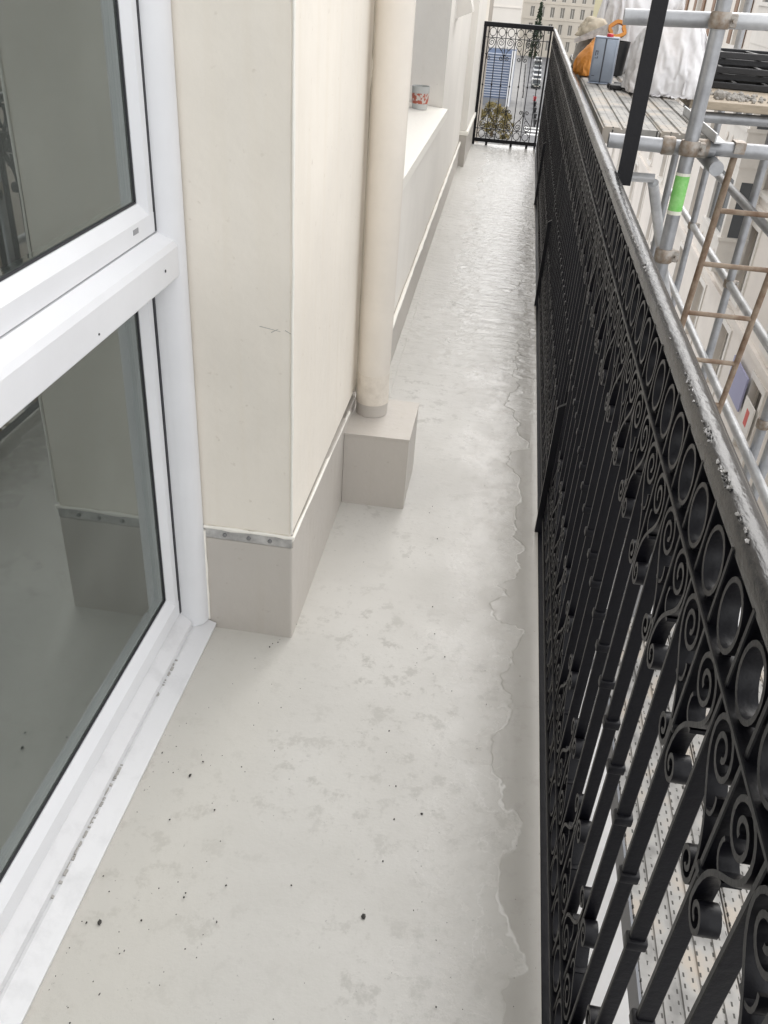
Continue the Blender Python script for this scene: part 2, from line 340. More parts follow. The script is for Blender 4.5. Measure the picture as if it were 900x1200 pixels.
# ---------------------------------------------------------------- own building
house = thing('house_wall', 'cream rendered house wall with grey painted skirting beside the wet balcony', 'wall')
PX, PY0, PY1 = -0.397, 1.662, 2.62
MB().box(-0.75, PX - 0.003, PY0 + 0.003, PY1, 0.318, 4.2, 0.006).build('pier', 'cream', house)
pl = MB().box(-0.75, PX, PY0, 2.60, -0.02, 0.287, 0.004).build('plinth', 'plinth', house)
st = MB().box(-0.618, PX - 0.001, PY0 - 0.0015, PY0 + 0.02, 0.2885, 0.316, 0.0015).build('flashing_strip', 'strip', house); 
for x in (-0.565, -0.505, -0.452):
    MB().lathe([(0.0055, 0), (0.0055, 0.003), (0.003, 0.005)], n=10).build('screw', 'screw', st, (x, PY0 - 0.0015, 0.302)).rotation_euler = (R(90), 0, 0)
def bead(pts, r, name, material, parent):
    m = MB()
    ring = []
    for i, p in enumerate(pts):
        p = Vector(p); rr = r * (0.8 + 0.5 * noise.noise(p * 23)); ring.append((p, rr))
    for (a, ra), (b, rb) in zip(ring, ring[1:]): m.tube(a, b, ra, 7, rb)
    return m.build(name, material, parent, smooth=True)
bead([(-0.618 + 0.0226 * i, PY0 + 0.001 - 0.002 * noise.noise(Vector((i * .7, 0, 0))), 0.318 + 0.003 * noise.noise(Vector((i * .6, 3, 0)))) for i in range(11)], 0.0055, 'render_edge', 'caulk', house)
bead([(PX - 0.001, PY0 + 0.07 * i, 0.312 - 0.002 * i + 0.004 * noise.noise(Vector((i * .8, 5, 0)))) for i in range(12)], 0.006, 'render_edge', 'caulk', house)
bead([(PX - 0.002 + 0.002 * noise.noise(Vector((0, i * .9, 1))), PY0 + 0.002, 0.33 + 0.09 * i) for i in range(20)], 0.004, 'corner_bead', 'caulk', house)
# strip of the plinth on the pier's long side
MB().box(PX - 0.02, PX + 0.0015, PY0 + 0.004, 2.36, 0.285, 0.305, 0.002).build('plinth_cap', 'plinth', house)
# boxed upstand at the foot of the downpipe
MB().prism([(-0.396, 2.352), (-0.192, 2.358), (-0.192, 2.63), (-0.396, 2.63)], 'z', -0.01, 0.25).build('pipe_boxing', 'plinth', house)
MB().prism([(-0.397, 2.350), (-0.190, 2.356), (-0.190, 2.632), (-0.397, 2.632)], 'z', 0.251, 0.257).build('boxing_lid', 'plinth', house)
# long wall, slightly out of square with the railing
def wx(y): return -0.402 - 0.0105 * (y - 2.6)
def wall_seg(y0, y1, z0, z1, name, material, off=0.0, inner=-1.1):
    return MB().prism([(wx(y0) + off, y0), (wx(y1) + off, y1), (inner, y1), (inner, y0)], 'z', z0, z1).build(name, material, house)
wall_seg(2.62, 8.2, 0.205, 0.765, 'wall', 'cream_white')
wall_seg(2.62, 3.25, 0.765, 4.2, 'wall', 'cream_white')
wall_seg(5.62, 8.2, 0.765, 4.2, 'wall', 'cream_white')
wall_seg(3.25, 5.62, 2.6, 4.2, 'wall', 'cream_white')
wall_seg(2.60, 8.2, -0.02, 0.203, 'skirting', 'plinth', 0.012)
bead([(wx(2.65 + 0.12 * i) + 0.013, 2.65 + 0.12 * i, 0.208 + 0.005 * noise.noise(Vector((i * .5, 9, 0)))) for i in range(47)], 0.011, 'render_edge', 'caulk', house)
# fillet of resin between floor and skirting
MB().prism([(wx(2.6) + 0.012, 2.64), (wx(2.6) + 0.05, 2.64), (wx(8.2) + 0.04, 8.2), (wx(8.2) + 0.012, 8.2)], 'z', 0.0, 0.006).build('floor_fillet', 'floor_resin', house)
# kitchen window recess with its sloping sill
MB().prism([(-0.72, 0.815), (-0.40, 0.79), (-0.40, 0.745), (-0.43, 0.745), (-0.44, 0.764), (-0.72, 0.764)], 'y', 3.26, 5.61).build('window_sill', 'caulk', house)
kw = MB(); kw.box(-0.78, -0.70, 3.27, 5.6, 0.81, 0.87, 0.004).box(-0.78, -0.70, 3.27, 5.6, 2.53, 2.59, 0.004)
for y in (3.27, 4.40, 5.535): kw.box(-0.779, -0.701, y, y + 0.065, 0.872, 2.528, 0.004)
kf = kw.build('window_frame', 'pvc', house)
for y0, y1 in ((3.338, 4.398), (4.468, 5.533)): MB().box(-0.75, -0.742, y0, y1, 0.872, 2.528).build('pane', 'far_glass', kf)
# far pier with a plinth and a moulded ledge
MB().box(-1.1, -0.402, 8.2, 9.62, 0.30, 4.2, 0.005).build('pier', 'cream_white', house)
MB().box(-1.1, -0.396, 8.195, 9.62, -0.02, 0.262, 0.004).build('plinth', 'plinth', house)
MB().box(-1.1, -0.385, 8.185, 9.622, 0.263, 0.299, 0.006).build('plinth_ledge', 'caulk', house)
MB().box(-1.15, -0.47, 9.63, 12.0, -0.3, 4.2).build('wall', 'cream', house)
MB().box(-6, -0.9, 9.66, 25.5, -16.995, 14).build('flank_wall', 'facade_grey', house)
# wall above the patio window and behind the photographer
MB().box(-0.75, -0.64, -2.5, PY0, 2.31, 4.2).build('wall', 'cream', house)
MB().box(-0.75, -0.60, -2.5, -0.95, -0.02, 2.305).build('wall', 'cream', house)
MB().box(-6, -0.72, -2.5, 9.6, -16.995, -0.23).build('lower_wall', 'own_facade', house)
MB().box(-6, -1.16, -2.5, 9.6, 4.21, 9.0).build('upper_wall', 'own_facade', house)

for p, q in (((-0.47, 0.845), (-0.425, 0.838)), ((-0.415, 0.842), (-0.402, 0.835)), ((-0.445, 0.834), (-0.43, 0.843))):
    MB().tube((p[0], PY0 + 0.0032, p[1]), (q[0], PY0 + 0.0032, q[1]), 0.0011, 5, 0.0006).build('scratch', 'grime', house)
# white wall lamp hood on the far wall
hood = thing('wall_vent_hood', 'small white plastic vent hood fixed high on the far wall', 'vent', (wx(6.1), 6.1, 1.24))
MB().prism([(0.0, 0.0), (0.105, 0.045), (0.10, 0.07), (0.02, 0.30), (0.0, 0.30)], 'y', -0.09, 0.09).build('cowl', 'trim_white', hood)
MB().box(-0.004, 0.006, -0.12, 0.12, -0.012, 0.32, 0.002).build('back_plate', 'trim_white', hood)

# downpipe
dp = thing('downpipe', 'tall cream painted downpipe standing on a grey boxed foot', 'pipe', (-0.338, 2.525, 0))
MB().lathe([(0.051, 0.258), (0.052, 0.30)], n=28).build('foot_collar', 'plinth', dp, smooth=True)
MB().lathe([(0.0535, 0.30), (0.0535, 0.305), (0.052, 0.36), (0.0515, 0.40)], n=28).build('worn_foot', 'pipe_old', dp, smooth=True)
MB().lathe([(0.0512, 0.40), (0.0512, 4.2)], n=28).build('pipe_shaft', 'pipe', dp, smooth=True)
bead([(-0.057 + 0.004 * noise.noise(Vector((i * .4, 2, 2))), 0.045, 0.30 + 0.08 * i) for i in range(36)], 0.0075, 'sealant', 'caulk', dp)
for z in (1.62, 3.1): MB().lathe([(0.056, 0), (0.056, 0.03)], n=24).build('bracket', 'pipe', dp, (0, 0, z), smooth=True)

# glass tumbler on the far window sill
cup = thing('glass_tumbler', 'clear tumbler with red pattern standing on the far window sill', 'tumbler', (-0.552, 5.42, 0.803))
MB().lathe([(0.044, 0.0), (0.052, 0.12), (0.049, 0.12), (0.042, 0.008)], n=20).build('glass', 'glass_cup', cup, smooth=True)
MB().lathe([(0.0465, 0.03), (0.0505, 0.085)], n=20, cap=False).build('pattern_band', 'cup_pattern', cup, smooth=True)

# ---------------------------------------------------------------- patio window
win = thing('patio_window', 'white plastic patio window with two large panes divided by a transom', 'window')
WY0, WY1 = -0.95, 1.658
MB().prism([(-0.75, 0.0), (-0.603, 0.0), (-0.598, 0.018), (-0.640, 0.034), (-0.75, 0.034)], 'y', WY0, WY1).build('sill', 'pvc_sill', win)
MB().prism([(-0.745, 0.035), (-0.646, 0.035), (-0.646, 0.052), (-0.676, 0.0775), (-0.745, 0.0775)], 'y', WY0, 1.6105).build('bottom_frame', 'pvc_sill', win)
gm = MB()
for i in range(85):
    y = random.choice((1.42, 1.10, 1.02, 0.93, 0.35)) + random.gauss(0, .045); L = random.choice((.002, .003, .005, .012))
    gm.box(-0.6457, -0.6457 + random.uniform(.0006, .006), y, y + L, 0.0338, 0.0352 + random.uniform(0, .003))
stuff(gm.build('sill_grime', 'grime', win))
jm = [(-0.745, 1.611), (-0.655, 1.611), (-0.640, 1.615), (-0.624, 1.627), (-0.617, 1.643), (-0.617, 1.657), (-0.745, 1.657)]
MB().prism(jm, 'z', 0.0345, 2.30).build('jamb', 'pvc', win, smooth=True)
MB().box(-0.745, -0.64, WY0, WY0 + 0.06, 0.0785, 2.30, 0.006).build('jamb', 'pvc', win)
MB().prism([(-0.745, 1.034), (-0.655, 1.034), (-0.628, 1.018), (-0.623, 1.006), (-0.623, 0.948), (-0.631, 0.940), (-0.745, 0.940)], 'y', WY0 + 0.061, 1.628).build('transom', 'pvc', win)
MB().box(-0.745, -0.64, WY0 + 0.061, 1.600, 2.24, 2.30, 0.006).build('head_frame', 'pvc', win)
def sash(name, z0, z1, wb, face):
    """frame of flat bars with a sloped inner bead; wb = bottom height, y from WY0+.064 to 1.597"""
    y0, y1 = WY0 + 0.064, 1.6025; s = put(name, None, win)
    prof = lambda w: [(-0.742, 0.0), (face, 0.0), (face, w * 0.62), (face - 0.016, w), (-0.742, w)]
    MB().prism(prof(wb), 'y', y0, y1).build('sash_bar', 'pvc', s, (0, 0, z0))
    MB().prism([(x, -w) for x, w in prof(0.05)], 'y', y0, y1).build('sash_bar', 'pvc', s, (0, 0, z1))
    MB().prism([(x - 0.0006, -w) for x, w in prof(0.034)], 'z', z0 + 0.002, z1 - 0.002).build('sash_bar', 'pvc', s, (0, y1 - 0.0005, 0))
    MB().prism([(x - 0.0006, w) for x, w in prof(0.04)], 'z', z0 + 0.002, z1 - 0.002).build('sash_bar', 'pvc', s, (0, y0, 0))
    gx = face - 0.0215
    MB().box(gx - 0.005, gx, y0 + 0.02, y1 - 0.02, z0 + wb - 0.01, z1 - 0.04).build('pane', 'window_glass', s)
    MB().box(gx + 0.0003, gx + 0.0035, y0 + 0.041, y1 - 0.036, z0 + wb + 0.0004, z0 + wb + 0.0035).build('gasket', 'gasket', s)
    MB().box(gx + 0.0003, gx + 0.0035, y1 - 0.0385, y1 - 0.035, z0 + wb + 0.004, z1 - 0.05).build('gasket', 'gasket', s)
    return s
lo = sash('lower_sash', 0.081, 0.938, 0.066, -0.674)
hi = sash('upper_sash', 1.037, 2.237, 0.058, -0.657)
# dark strips standing in for the shadow in the gaps between sash and frame
MB().box(-0.742, -0.672, 1.6027, 1.6108, 0.081, 0.938).build('gap_shade', 'gasket', win)
MB().box(-0.742, -0.6565, 1.6027, 1.6108, 1.037, 2.237).build('gap_shade', 'gasket', win)
MB().box(-0.742, -0.679, WY0 + 0.065, 1.607, 0.0783, 0.0808).build('gap_shade', 'gasket', win)
MB().box(-0.742, -0.661, WY0 + 0.065, 1.607, 1.0342, 1.0368).build('gap_shade', 'gasket', win)
lb = MB().box(-0.6575, -0.6562, 1.500, 1.524, 1.0545, 1.064, 0.001).build('maker_plate', 'label_grey', win)
MB().lathe([(0.003, 0), (0.003, 0.001)], n=8).build('drain_hole', 'gasket', win, (-0.6225, 1.553, 0.978)).rotation_euler = (0, R(90), 0)
MB().lathe([(0.002, 0), (0.002, 0.001)], n=8).build('drain_hole', 'gasket', win, (-0.6225, 1.25, 0.963)).rotation_euler = (0, R(90), 0)
bead([(-0.6165, 1.658, 0.03 + 0.04 * i) for i in range(8)], 0.004, 'sealant', 'caulk', win)
# room behind the window
room = thing('room_interior', 'dim room behind the patio window panes', 'room')
MB().box(-3.6, -3.5, -1.0, 3.0, 0, 2.6).build('back_wall', 'dark_room', room)
MB().box(-3.5, -0.76, 1.72, 1.82, 0, 2.6).build('side_wall', 'dark_room', room)
MB().box(-3.5, -0.76, -1.1, -1.0, 0, 2.6).build('side_wall', 'dark_room', room)
MB().box(-3.5, -0.752, -1.0, 1.72, -0.04, -0.002).build('room_floor', 'room_floor', room)
MB().box(-3.6, -0.76, -1.1, 1.82, 2.6, 2.65).build('room_ceiling', 'dark_room', room)
bc = thing('blind_cord', 'pale blind cord hanging in a loop behind the upper pane', 'cord')
for dy, z1 in ((0.0, 1.09), (0.035, 1.10)):
    m = MB()
    for i in range(26):
        m.tube((-0.80, 1.545 + dy + 0.0002 * i, 2.3 - (2.3 - z1) * i / 26), (-0.80, 1.545 + dy + 0.0002 * (i + 1), 2.3 - (2.3 - z1) * (i + 1) / 26), 0.0024, 6)
    m.build('cord_strand', 'cord', bc)
MB().lathe([(0.004, 0), (0.006, 0.02), (0.003, 0.045)], n=8).build('cord_weight', 'cord', bc, (-0.80, 1.568, 1.06))
tr = thing('inner_handrail', 'pale tube running low across the room side of the upper pane', 'rail')
MB().tube((-0.82, -0.9, 1.045), (-0.82, 1.7, 1.052), 0.011, 10).build('tube', 'cord', tr, smooth=True)
MB().lathe([(0.016, 0), (0.018, 0.02), (0.016, 0.04)], n=10).build('tube_clip', 'cord', tr, (-0.82, 1.56, 1.03))

# ================================================================ RAILING
IW = 0.009
def spiral(cx, cz, a0, turns, r0, r1, n):
    return [(cx + (r0 + (r1 - r0) * i / n) * math.cos(a0 + turns * 2 * math.pi * i / n), cz + (r0 + (r1 - r0) * i / n) * math.sin(a0 + turns * 2 * math.pi * i / n)) for i in range(n + 1)]
def bez(p0, p1, p2, p3, n):
    o = []
    for i in range(n + 1):
        t = i / n; u = 1 - t
        o.append(tuple(u ** 3 * a + 3 * u * u * t * b + 3 * u * t * t * c + t ** 3 * d for a, b, c, d in zip(p0, p1, p2, p3)))
    return o
def scroll_mesh(sx, sz):
    """half of a heart: large spiral, S body, small roll, one leaf; z measured from the railing's mid line"""
    m = MB()
    sp = spiral(0.0435, 0.368, 0, 1.7, 0.0345, 0.006, 34)[::-1]
    body = bez((0.078, 0.368), (0.078, 0.315), (0.0085, 0.315), (0.0085, 0.234), 12)
    rl = spiral(0.0285, 0.234, math.pi, 1.3, 0.0200, 0.005, 22)
    path = sp + body[1:] + rl[1:]
    leaf = bez((0.046, 0.304), (0.040, 0.302), (0.020, 0.304), (0.019, 0.320), 7) + [(0.0195, 0.328), (0.022, 0.334)]
    f = lambda p: [(sx * a, sz * z) for a, z in p]
    m.ribbon(f(path), IW + 0.0005, 0.006); m.ribbon(f(leaf), IW, 0.0045)
    return m.mesh('scroll', 'iron', True)
SCROLL = {(sx, sz): scroll_mesh(sx, sz) for sx in (1, -1) for sz in (1, -1)}
RING = MB().ribbon([(0.0315 * math.cos(2 * math.pi * i / 26), 0.0350 * math.sin(2 * math.pi * i / 26)) for i in range(26)], IW, 0.0056, True).box(-0.006, 0.006, -0.042, -0.033, -0.004, 0.004).box(-0.006, 0.006, 0.033, 0.042, -0.004, 0.004).box(-0.004, 0.004, -0.004, 0.004, 0.036, 0.046).box(-0.004, 0.004, -0.004, 0.004, -0.046, -0.036).mesh('ring', 'iron', True)
MID = 0.56
BAR = MB().box(-0.0095, 0.0095, -0.004, 0.004, -0.498, 0.498, 0.0012, 1).mesh('baluster', 'iron')
COLLAR = MB().box(-0.0125, 0.0125, -0.0085, 0.0085, -0.008, 0.008, 0.0025, 2).mesh('collar', 'iron', True)
KNOT = MB().box(-0.0105, 0.0105, -0.0075, 0.0075, -0.006, 0.006, 0.002, 1).mesh('tie', 'iron', True)
def lattice(root, n, start, axis, off, z=MID):
    """balusters, rings, scrolls and collars every 88 mm"""
    rz = 0 if axis == 'y' else R(-90)
    P = (lambda t, h: (off, t, h)) if axis == 'y' else (lambda t, h: (t, off, h))
    def put_(nm, me, p, jit=0.0009, tw=0.012):
        o = put(nm, me, root, tuple(c + random.uniform(-jit, jit) for c in p), rz + random.uniform(-tw, tw)); o.rotation_euler.x += random.uniform(-tw, tw) * 0.4; return o
    for i in range(n):
        t = start + i * 0.0885
        put_('baluster', BAR, P(t, z), 0.0008, 0.02)
        put_('collar', COLLAR, P(t, z - 0.004 + random.uniform(-.004, .004)))
        if i < n - 1:
            put_('ring', RING, P(t + 0.04425, 1.013)); put_('ring', RING, P(t + 0.04425, 0.107))
        up = 1 if i % 2 == 0 else -1            # hearts alternate between top and bottom
        for sx in (1, -1):
            if 0 < i < n - 1 or (i == 0 and sx == 1) or (i == n - 1 and sx == -1):
                put_('scroll', SCROLL[(sx, up)], P(t, z))
        put_('tie', KNOT, P(t, z + up * 0.262))
RX = 0.266
rail = thing('balcony_railing', 'long black wrought iron balcony railing with rings and heart scrolls', 'railing')
lattice(rail, 124, -1.60, 'y', RX)
def hand_profile(cx):
    return [(cx - 0.0185, 1.0545), (cx + 0.018, 1.0545), (cx + 0.0195, 1.060), (cx + 0.018, 1.0655), (cx + 0.0115, 1.068), (cx + 0.0105, 1.074), (cx + 0.006, 1.0785), (cx - 0.001, 1.0805), (cx - 0.012, 1.0795), (cx - 0.0165, 1.0765), (cx - 0.019, 1.071), (cx - 0.019, 1.060)]
def rough_rail(name, cx, y0, y1, parent):
    bm = bmesh.new(); pr = hand_profile(cx); n = int((y1 - y0) / 0.05); rows = []
    for j in range(n + 1):
        y = y0 + (y1 - y0) * j / n; dz = 0.0012 * noise.noise(Vector((y * 3, 0, 0))); dx = 0.0015 * noise.noise(Vector((y * 1.1, 7, 0)))
        rows.append([bm.verts.new((x + dx, y, z + dz)) for x, z in pr])
    k = len(pr)
    for a, b in zip(rows, rows[1:]):
        for i in range(k): bm.faces.new((a[i], a[(i + 1) % k], b[(i + 1) % k], b[i]))
    bm.faces.new(rows[0][::-1]); bm.faces.new(rows[-1])
    bmesh.ops.recalc_face_normals(bm, faces=bm.faces)
    me = bpy.data.meshes.new(name); bm.to_mesh(me); bm.free(); me.materials.append(MATS['iron_rail']); me.shade_smooth(); me.set_sharp_from_angle(angle=R(34))
    return put(name, me, parent)
hr = rough_rail('handrail', 0.276, -1.66, 9.43, rail)
# lifted and chipped paint along the near edge of the handrail
fm = MB()
def flake(x, y, z, L, W):
    b = fm.bm; a = random.uniform(0, 6.28); pts = []
    for k in range(5):
        t = a + k * 1.256; r = random.uniform(.5, 1)
        pts.append(b.verts.new((x + W * r * math.cos(t), y + L * r * math.sin(t), z + random.uniform(0.0008, 0.0045))))
    c = b.verts.new((x, y, z + 0.001))
    for k in range(5): b.faces.new((pts[k], pts[(k + 1) % 5], c))
for yc_, n, w in ((0.905, 40, 0.02), (0.80, 46, 0.035), (1.02, 12, .06), (1.55, 16, 0.05), (1.75, 10, 0.08), (0.70, 20, 0.05), (2.4, 16, .3), (1.2, 14, .2)):
    for _ in range(n): flake(0.2600 + random.uniform(-.001, .006), yc_ + random.gauss(0, w * .5), 1.0755 + random.uniform(-.001, .003), random.uniform(.0015, .006), random.uniform(.001, .0028))
stuff(fm.build('paint_flakes', 'paint_flake', rail))
MB().box(RX - 0.0125, RX + 0.0125, -1.66, 9.40, 0.9625, 0.9685, 0.001, 1).build('upper_flat', 'iron', rail)
MB().box(RX - 0.0125, RX + 0.0125, -1.66, 9.40, 0.1515, 0.1575, 0.001, 1).build('lower_flat', 'iron', rail)
MB().box(RX - 0.013, RX + 0.013, -1.66, 9.40, 0.052, 0.064, 0.002, 1).build('bottom_rail', 'iron', rail)
MB().box(0.2475, RX + 0.02, -1.66, 9.42, -0.03, 0.001, 0.002, 1).build('dark_gap_strip', 'iron', rail)  # added black strip standing in for the dark void past the floor edge
for y in (0.045, 2.33, 4.56, 6.97):
    yy = y
    m = MB().prism([(0.238, 0.0), (0.283, 0.0), (0.283, 0.455), (0.262, 0.50), (0.262, 0.455), (0.238, 0.44)], 'y', yy - 0.007, yy + 0.007)
    st_ = m.build('stanchion', 'iron', rail)
    MB().box(0.258, 0.282, yy - 0.006, yy + 0.006, 0.49, 1.056, 0.0015, 1).build('stanchion_arm', 'iron', st_)
    MB().lathe([(0.007, 0), (0.007, 0.004), (0.004, 0.007)], n=8).build('bolt', 'iron', st_, (0.2575, yy, 0.70)).rotation_euler = (0, R(-90), 0)
MB().box(0.2945, 0.3345, 2.497, 2.505, 1.035, 3.0, 0.001, 1).build('awning_bar', 'iron', rail)
MB().box(0.2905, 0.2985, 2.47, 2.53, 1.048, 1.066, 0.001, 1).build('bar_bracket', 'iron', rail)

gate = thing('end_railing', 'short black wrought iron end railing closing the balcony across its width', 'railing')
GY = 9.47
lattice(gate, 7, -0.354, 'x', GY)
MB().box(-0.44, 0.258, GY - 0.024, GY + 0.024, 1.0545, 1.096, 0.006, 2).build('handrail', 'iron', gate)
MB().box(-0.385, 0.25, GY - 0.0125, GY + 0.0125, 0.9625, 0.9685).build('upper_flat', 'iron', gate)
MB().box(-0.385, 0.25, GY - 0.0125, GY + 0.0125, 0.1515, 0.1575).build('lower_flat', 'iron', gate)
MB().box(-0.39, 0.256, GY - 0.013, GY + 0.013, 0.03, 0.064).build('bottom_rail', 'iron', gate)
MB().box(-0.4, -0.372, GY - 0.014, GY + 0.014, 0.0, 1.0535).build('end_post', 'iron', gate)
MB().box(0.232, 0.25, GY - 0.012, GY + 0.012, 0.0, 1.0535).build('end_post', 'iron', gate)
for x in (-0.25, 0.0, 0.16): MB().box(x - .012, x + .012, GY - 0.01, GY + 0.01, 0.0, 0.03).build('foot', 'iron', gate)

# grit on the floor
gm = MB()
def crumb(x, y, r):
    b = gm.bm; vs = []
    for k in range(6):
        t = k * math.pi / 3; rr = r * random.uniform(.5, 1.2); vs.append(b.verts.new((x + rr * math.cos(t), y + rr * 1.3 * math.sin(t), 0.0028)))
    top = b.verts.new((x + random.uniform(-r, r) * .3, y, 0.0035 + r * random.uniform(.6, 1.1)))
    for k in range(6): b.faces.new((vs[k], vs[(k + 1) % 6], top))
    b.faces.new(vs[::-1])
for (x, y, s, n) in ((-0.50, 1.30, .05, 10), (-0.52, 1.18, .04, 7), (-0.46, .85, .06, 16), (-0.53, .75, .04, 12), (-0.40, 1.45, .06, 8), (-0.44, 1.62, .05, 9), (-0.02, 1.05, .05, 10), (-0.05, 1.5, .12, 9), (-0.1, 1.2, .3, 24), (0.05, .9, .1, 12), (0.0, 2.2, .2, 14), (-0.45, 1.0, .1, 16)):
    for _ in range(n): crumb(min(.2, max(-.585, random.gauss(x, s))), random.gauss(y, s * 1.6), random.choice((.0008, .001, .0012, .0016, .0022)))
crumb(-0.082, 0.93, 0.0045); crumb(-0.553, 0.83, .005); crumb(-.505, 1.18, .004); crumb(0.0, 1.18, .003)
stuff(gm.build('floor_grit', 'grit'))['label'] = 'dark specks of grit scattered on the balcony floor'

# ================================================================ SCAFFOLD
sc = thing('scaffold', 'galvanised tube scaffold standing outside the black railing', 'scaffold')
TR = 0.02415
def tube_part(name, p0, p1, material='galv', r=TR): return MB().tube(p0, p1, r, 18).build(name, material, sc, smooth=True)
def coupler(p, axis='x', s=1.0):
    m = MB(); q = TR + 0.006
    pr = [(q * s, -0.024), (q * s + 0.004, -0.018), (q * s + 0.004, 0.018), (q * s, 0.024)]
    c = m.lathe(pr, n=18).build('coupler', 'clamp', sc, p, smooth=True)
    MB().box(0.02, 0.052, -0.012, 0.012, -0.02, 0.02, 0.003, 1).build('coupler_jaw', 'clamp', c, (0, 0, 0))
    MB().tube((0.04, -0.03, 0.0), (0.04, 0.03, 0.0), 0.006, 8).build('bolt', 'clamp', c)
    return c
s1 = tube_part('standard', (0.605, 3.25, -3), (0.605, 3.25, 2.6))
tp = MB().lathe([(0.0249, 0), (0.0249, 0.125)], n=18, cap=False).build('green_tag', 'tape_green', s1, (0.605, 3.25, 0.828), smooth=True)
MB().lathe([(0.0253, 0.118), (0.0253, 0.128)], n=18, cap=False).build('tag_border', 'tape_edge', s1, (0.605, 3.25, 0.828))
MB().lathe([(0.0253, -0.012), (0.0253, 0.001)], n=18, cap=False).build('tag_border', 'tape_edge', s1, (0.605, 3.25, 0.828))
for x, y, z1 in ((0.605, 0.35, 2.6), (1.42, 6.8, 2.6), (1.42, 5.37, 1.0), (1.42, 4.05, 2.6), (1.42, 3.86, -0.05), (1.12, 6.45, 1.0), (0.605, 6.4, 1.0), (1.42, 0.9, 1.0)):
    tube_part('standard', (x, y, -3), (x, y, z1))
# ledgers and transoms
tube_part('transom', (0.335, 3.30, 1.030), (0.70, 3.30, 1.026)); tube_part('transom', (0.655, 3.30, 1.033), (2.2, 3.30, 1.05))
tube_part('guard_rail', (0.310, 3.30, 1.403), (0.60, 3.30, 1.412)); tube_part('guard_rail', (0.612, 3.302, 1.413), (2.2, 3.30, 1.46), 'galv_light')
tube_part('ledger', (1.42, 3.4, 0.0), (1.42, 8.0, 0.0), 'galv_light'); tube_part('ledger', (1.37, 3.4, 0.47), (1.37, 8.0, 0.47))
tube_part('ledger', (1.37, 2.0, -0.45), (1.37, 8.0, -0.45), 'galv_light')
tube_part('transom', (0.50, 4.2, 0.758), (0.66, 4.2, 0.76), 'galv_light', 0.02); tube_part('brace', (0.66, 4.20, 0.74), (1.37, 5.6, -0.9), 'galv_light')
tube_part('transom', (0.45, 6.3, 1.0), (1.7, 6.3, 1.0)); tube_part('transom', (0.7, 4.6, 0.98), (2.2, 4.6, 1.0))
tube_part('ledger', (0.70, 3.2, 0.985), (0.70, 7.2, 0.985))
tube_part('transom', (0.5, 0.2, -1.10), (2.2, 0.2, -1.10)); tube_part('transom', (0.5, 3.0, -1.10), (2.2, 3.0, -1.10))
for p in ((0.605, 3.25, 1.035), (0.605, 3.25, 1.415), (0.605, 3.25, 0.67), (1.42, 4.05, -0.30), (1.42, 5.37, 0.0), (1.42, 6.8, 0.0), (1.42, 6.8, 0.47)): coupler(p)
for x in (0.54, 0.655): 
    c = MB().lathe([(TR + .003, -0.022), (TR + .007, -0.016), (TR + .007, 0.016), (TR + .003, 0.022)], n=16).build('sleeve', 'clamp', sc, (x, 3.30, 1.03), smooth=True); c.rotation_euler = (0, R(90), 0)
# lower deck: perforated steel planks, each with raised ribs
def plank_mesh(w, L, th=0.05, ribs=5):
    m = MB(); p = w / ribs
    pts = []
    for i in range(ribs):
        a = -w / 2 + i * p
        pts += [(a + 0.004, 0), (a + 0.0065, 0.006), (a + p - 0.0065, 0.006), (a + p - 0.004, 0)]
    pts += [(w / 2, 0), (w / 2, -th), (-w / 2, -th), (-w / 2, 0)]
    m.prism(pts, 'y', -L / 2, L / 2); return m.mesh('plank', 'deck_steel')
PL = plank_mesh(0.298, 3.2)
for i in range(4): put('plank', PL, sc, (0.852 + i * 0.304, 1.65 + 0.03 * (i % 2), -1.0))
m = MB().box(0.694, 0.702, 0.05, 3.26, -1.10, -0.985).build('toe_angle', 'zinc', sc)
# upper deck
PU = plank_mesh(0.20, 3.3, 0.05, 3)
for i in range(2): put('plank', PU, sc, (0.42 + i * 0.205, 5.06, 1.052))
MB().prism([(0.676, 1.06), (0.716, 1.06), (0.716, 1.065), (0.681, 1.065), (0.681, 1.09), (0.676, 1.09)], 'y', 3.22, 3.95).build('channel', 'galv_light', sc)
MB().box(0.80, 1.30, 4.55, 6.6, 1.020, 1.055, 0.003).build('board', 'timber', sc)
MB().box(1.305, 1.82, 4.56, 6.6, 1.021, 1.054, 0.003).build('board', 'timber', sc)
# added white sheet, stands in for overexposed pavement seen below
def sheet():
    bm = bmesh.new(); g = []
    for j in range(40):
        g.append([bm.verts.new((0.1 + 3.1 * i / 24, -0.5 + 9 * j / 39, -3.3 + 0.12 * noise.noise(Vector((i * .35, j * .4, 0))))) for i in range(25)])
    for a, b in zip(g, g[1:]):
        for i in range(24): bm.faces.new((a[i], a[i + 1], b[i + 1], b[i]))
    bmesh.ops.solidify(bm, geom=list(bm.faces), thickness=0.004)
    me = bpy.data.meshes.new('sheet'); bm.to_mesh(me); bm.free(); me.materials.append(MATS['white_sheet']); me.shade_smooth()
    tag(put('glare_sheet', me), 'added white sheet below the balcony standing in for glaring bright pavement', 'sheet')
sheet()

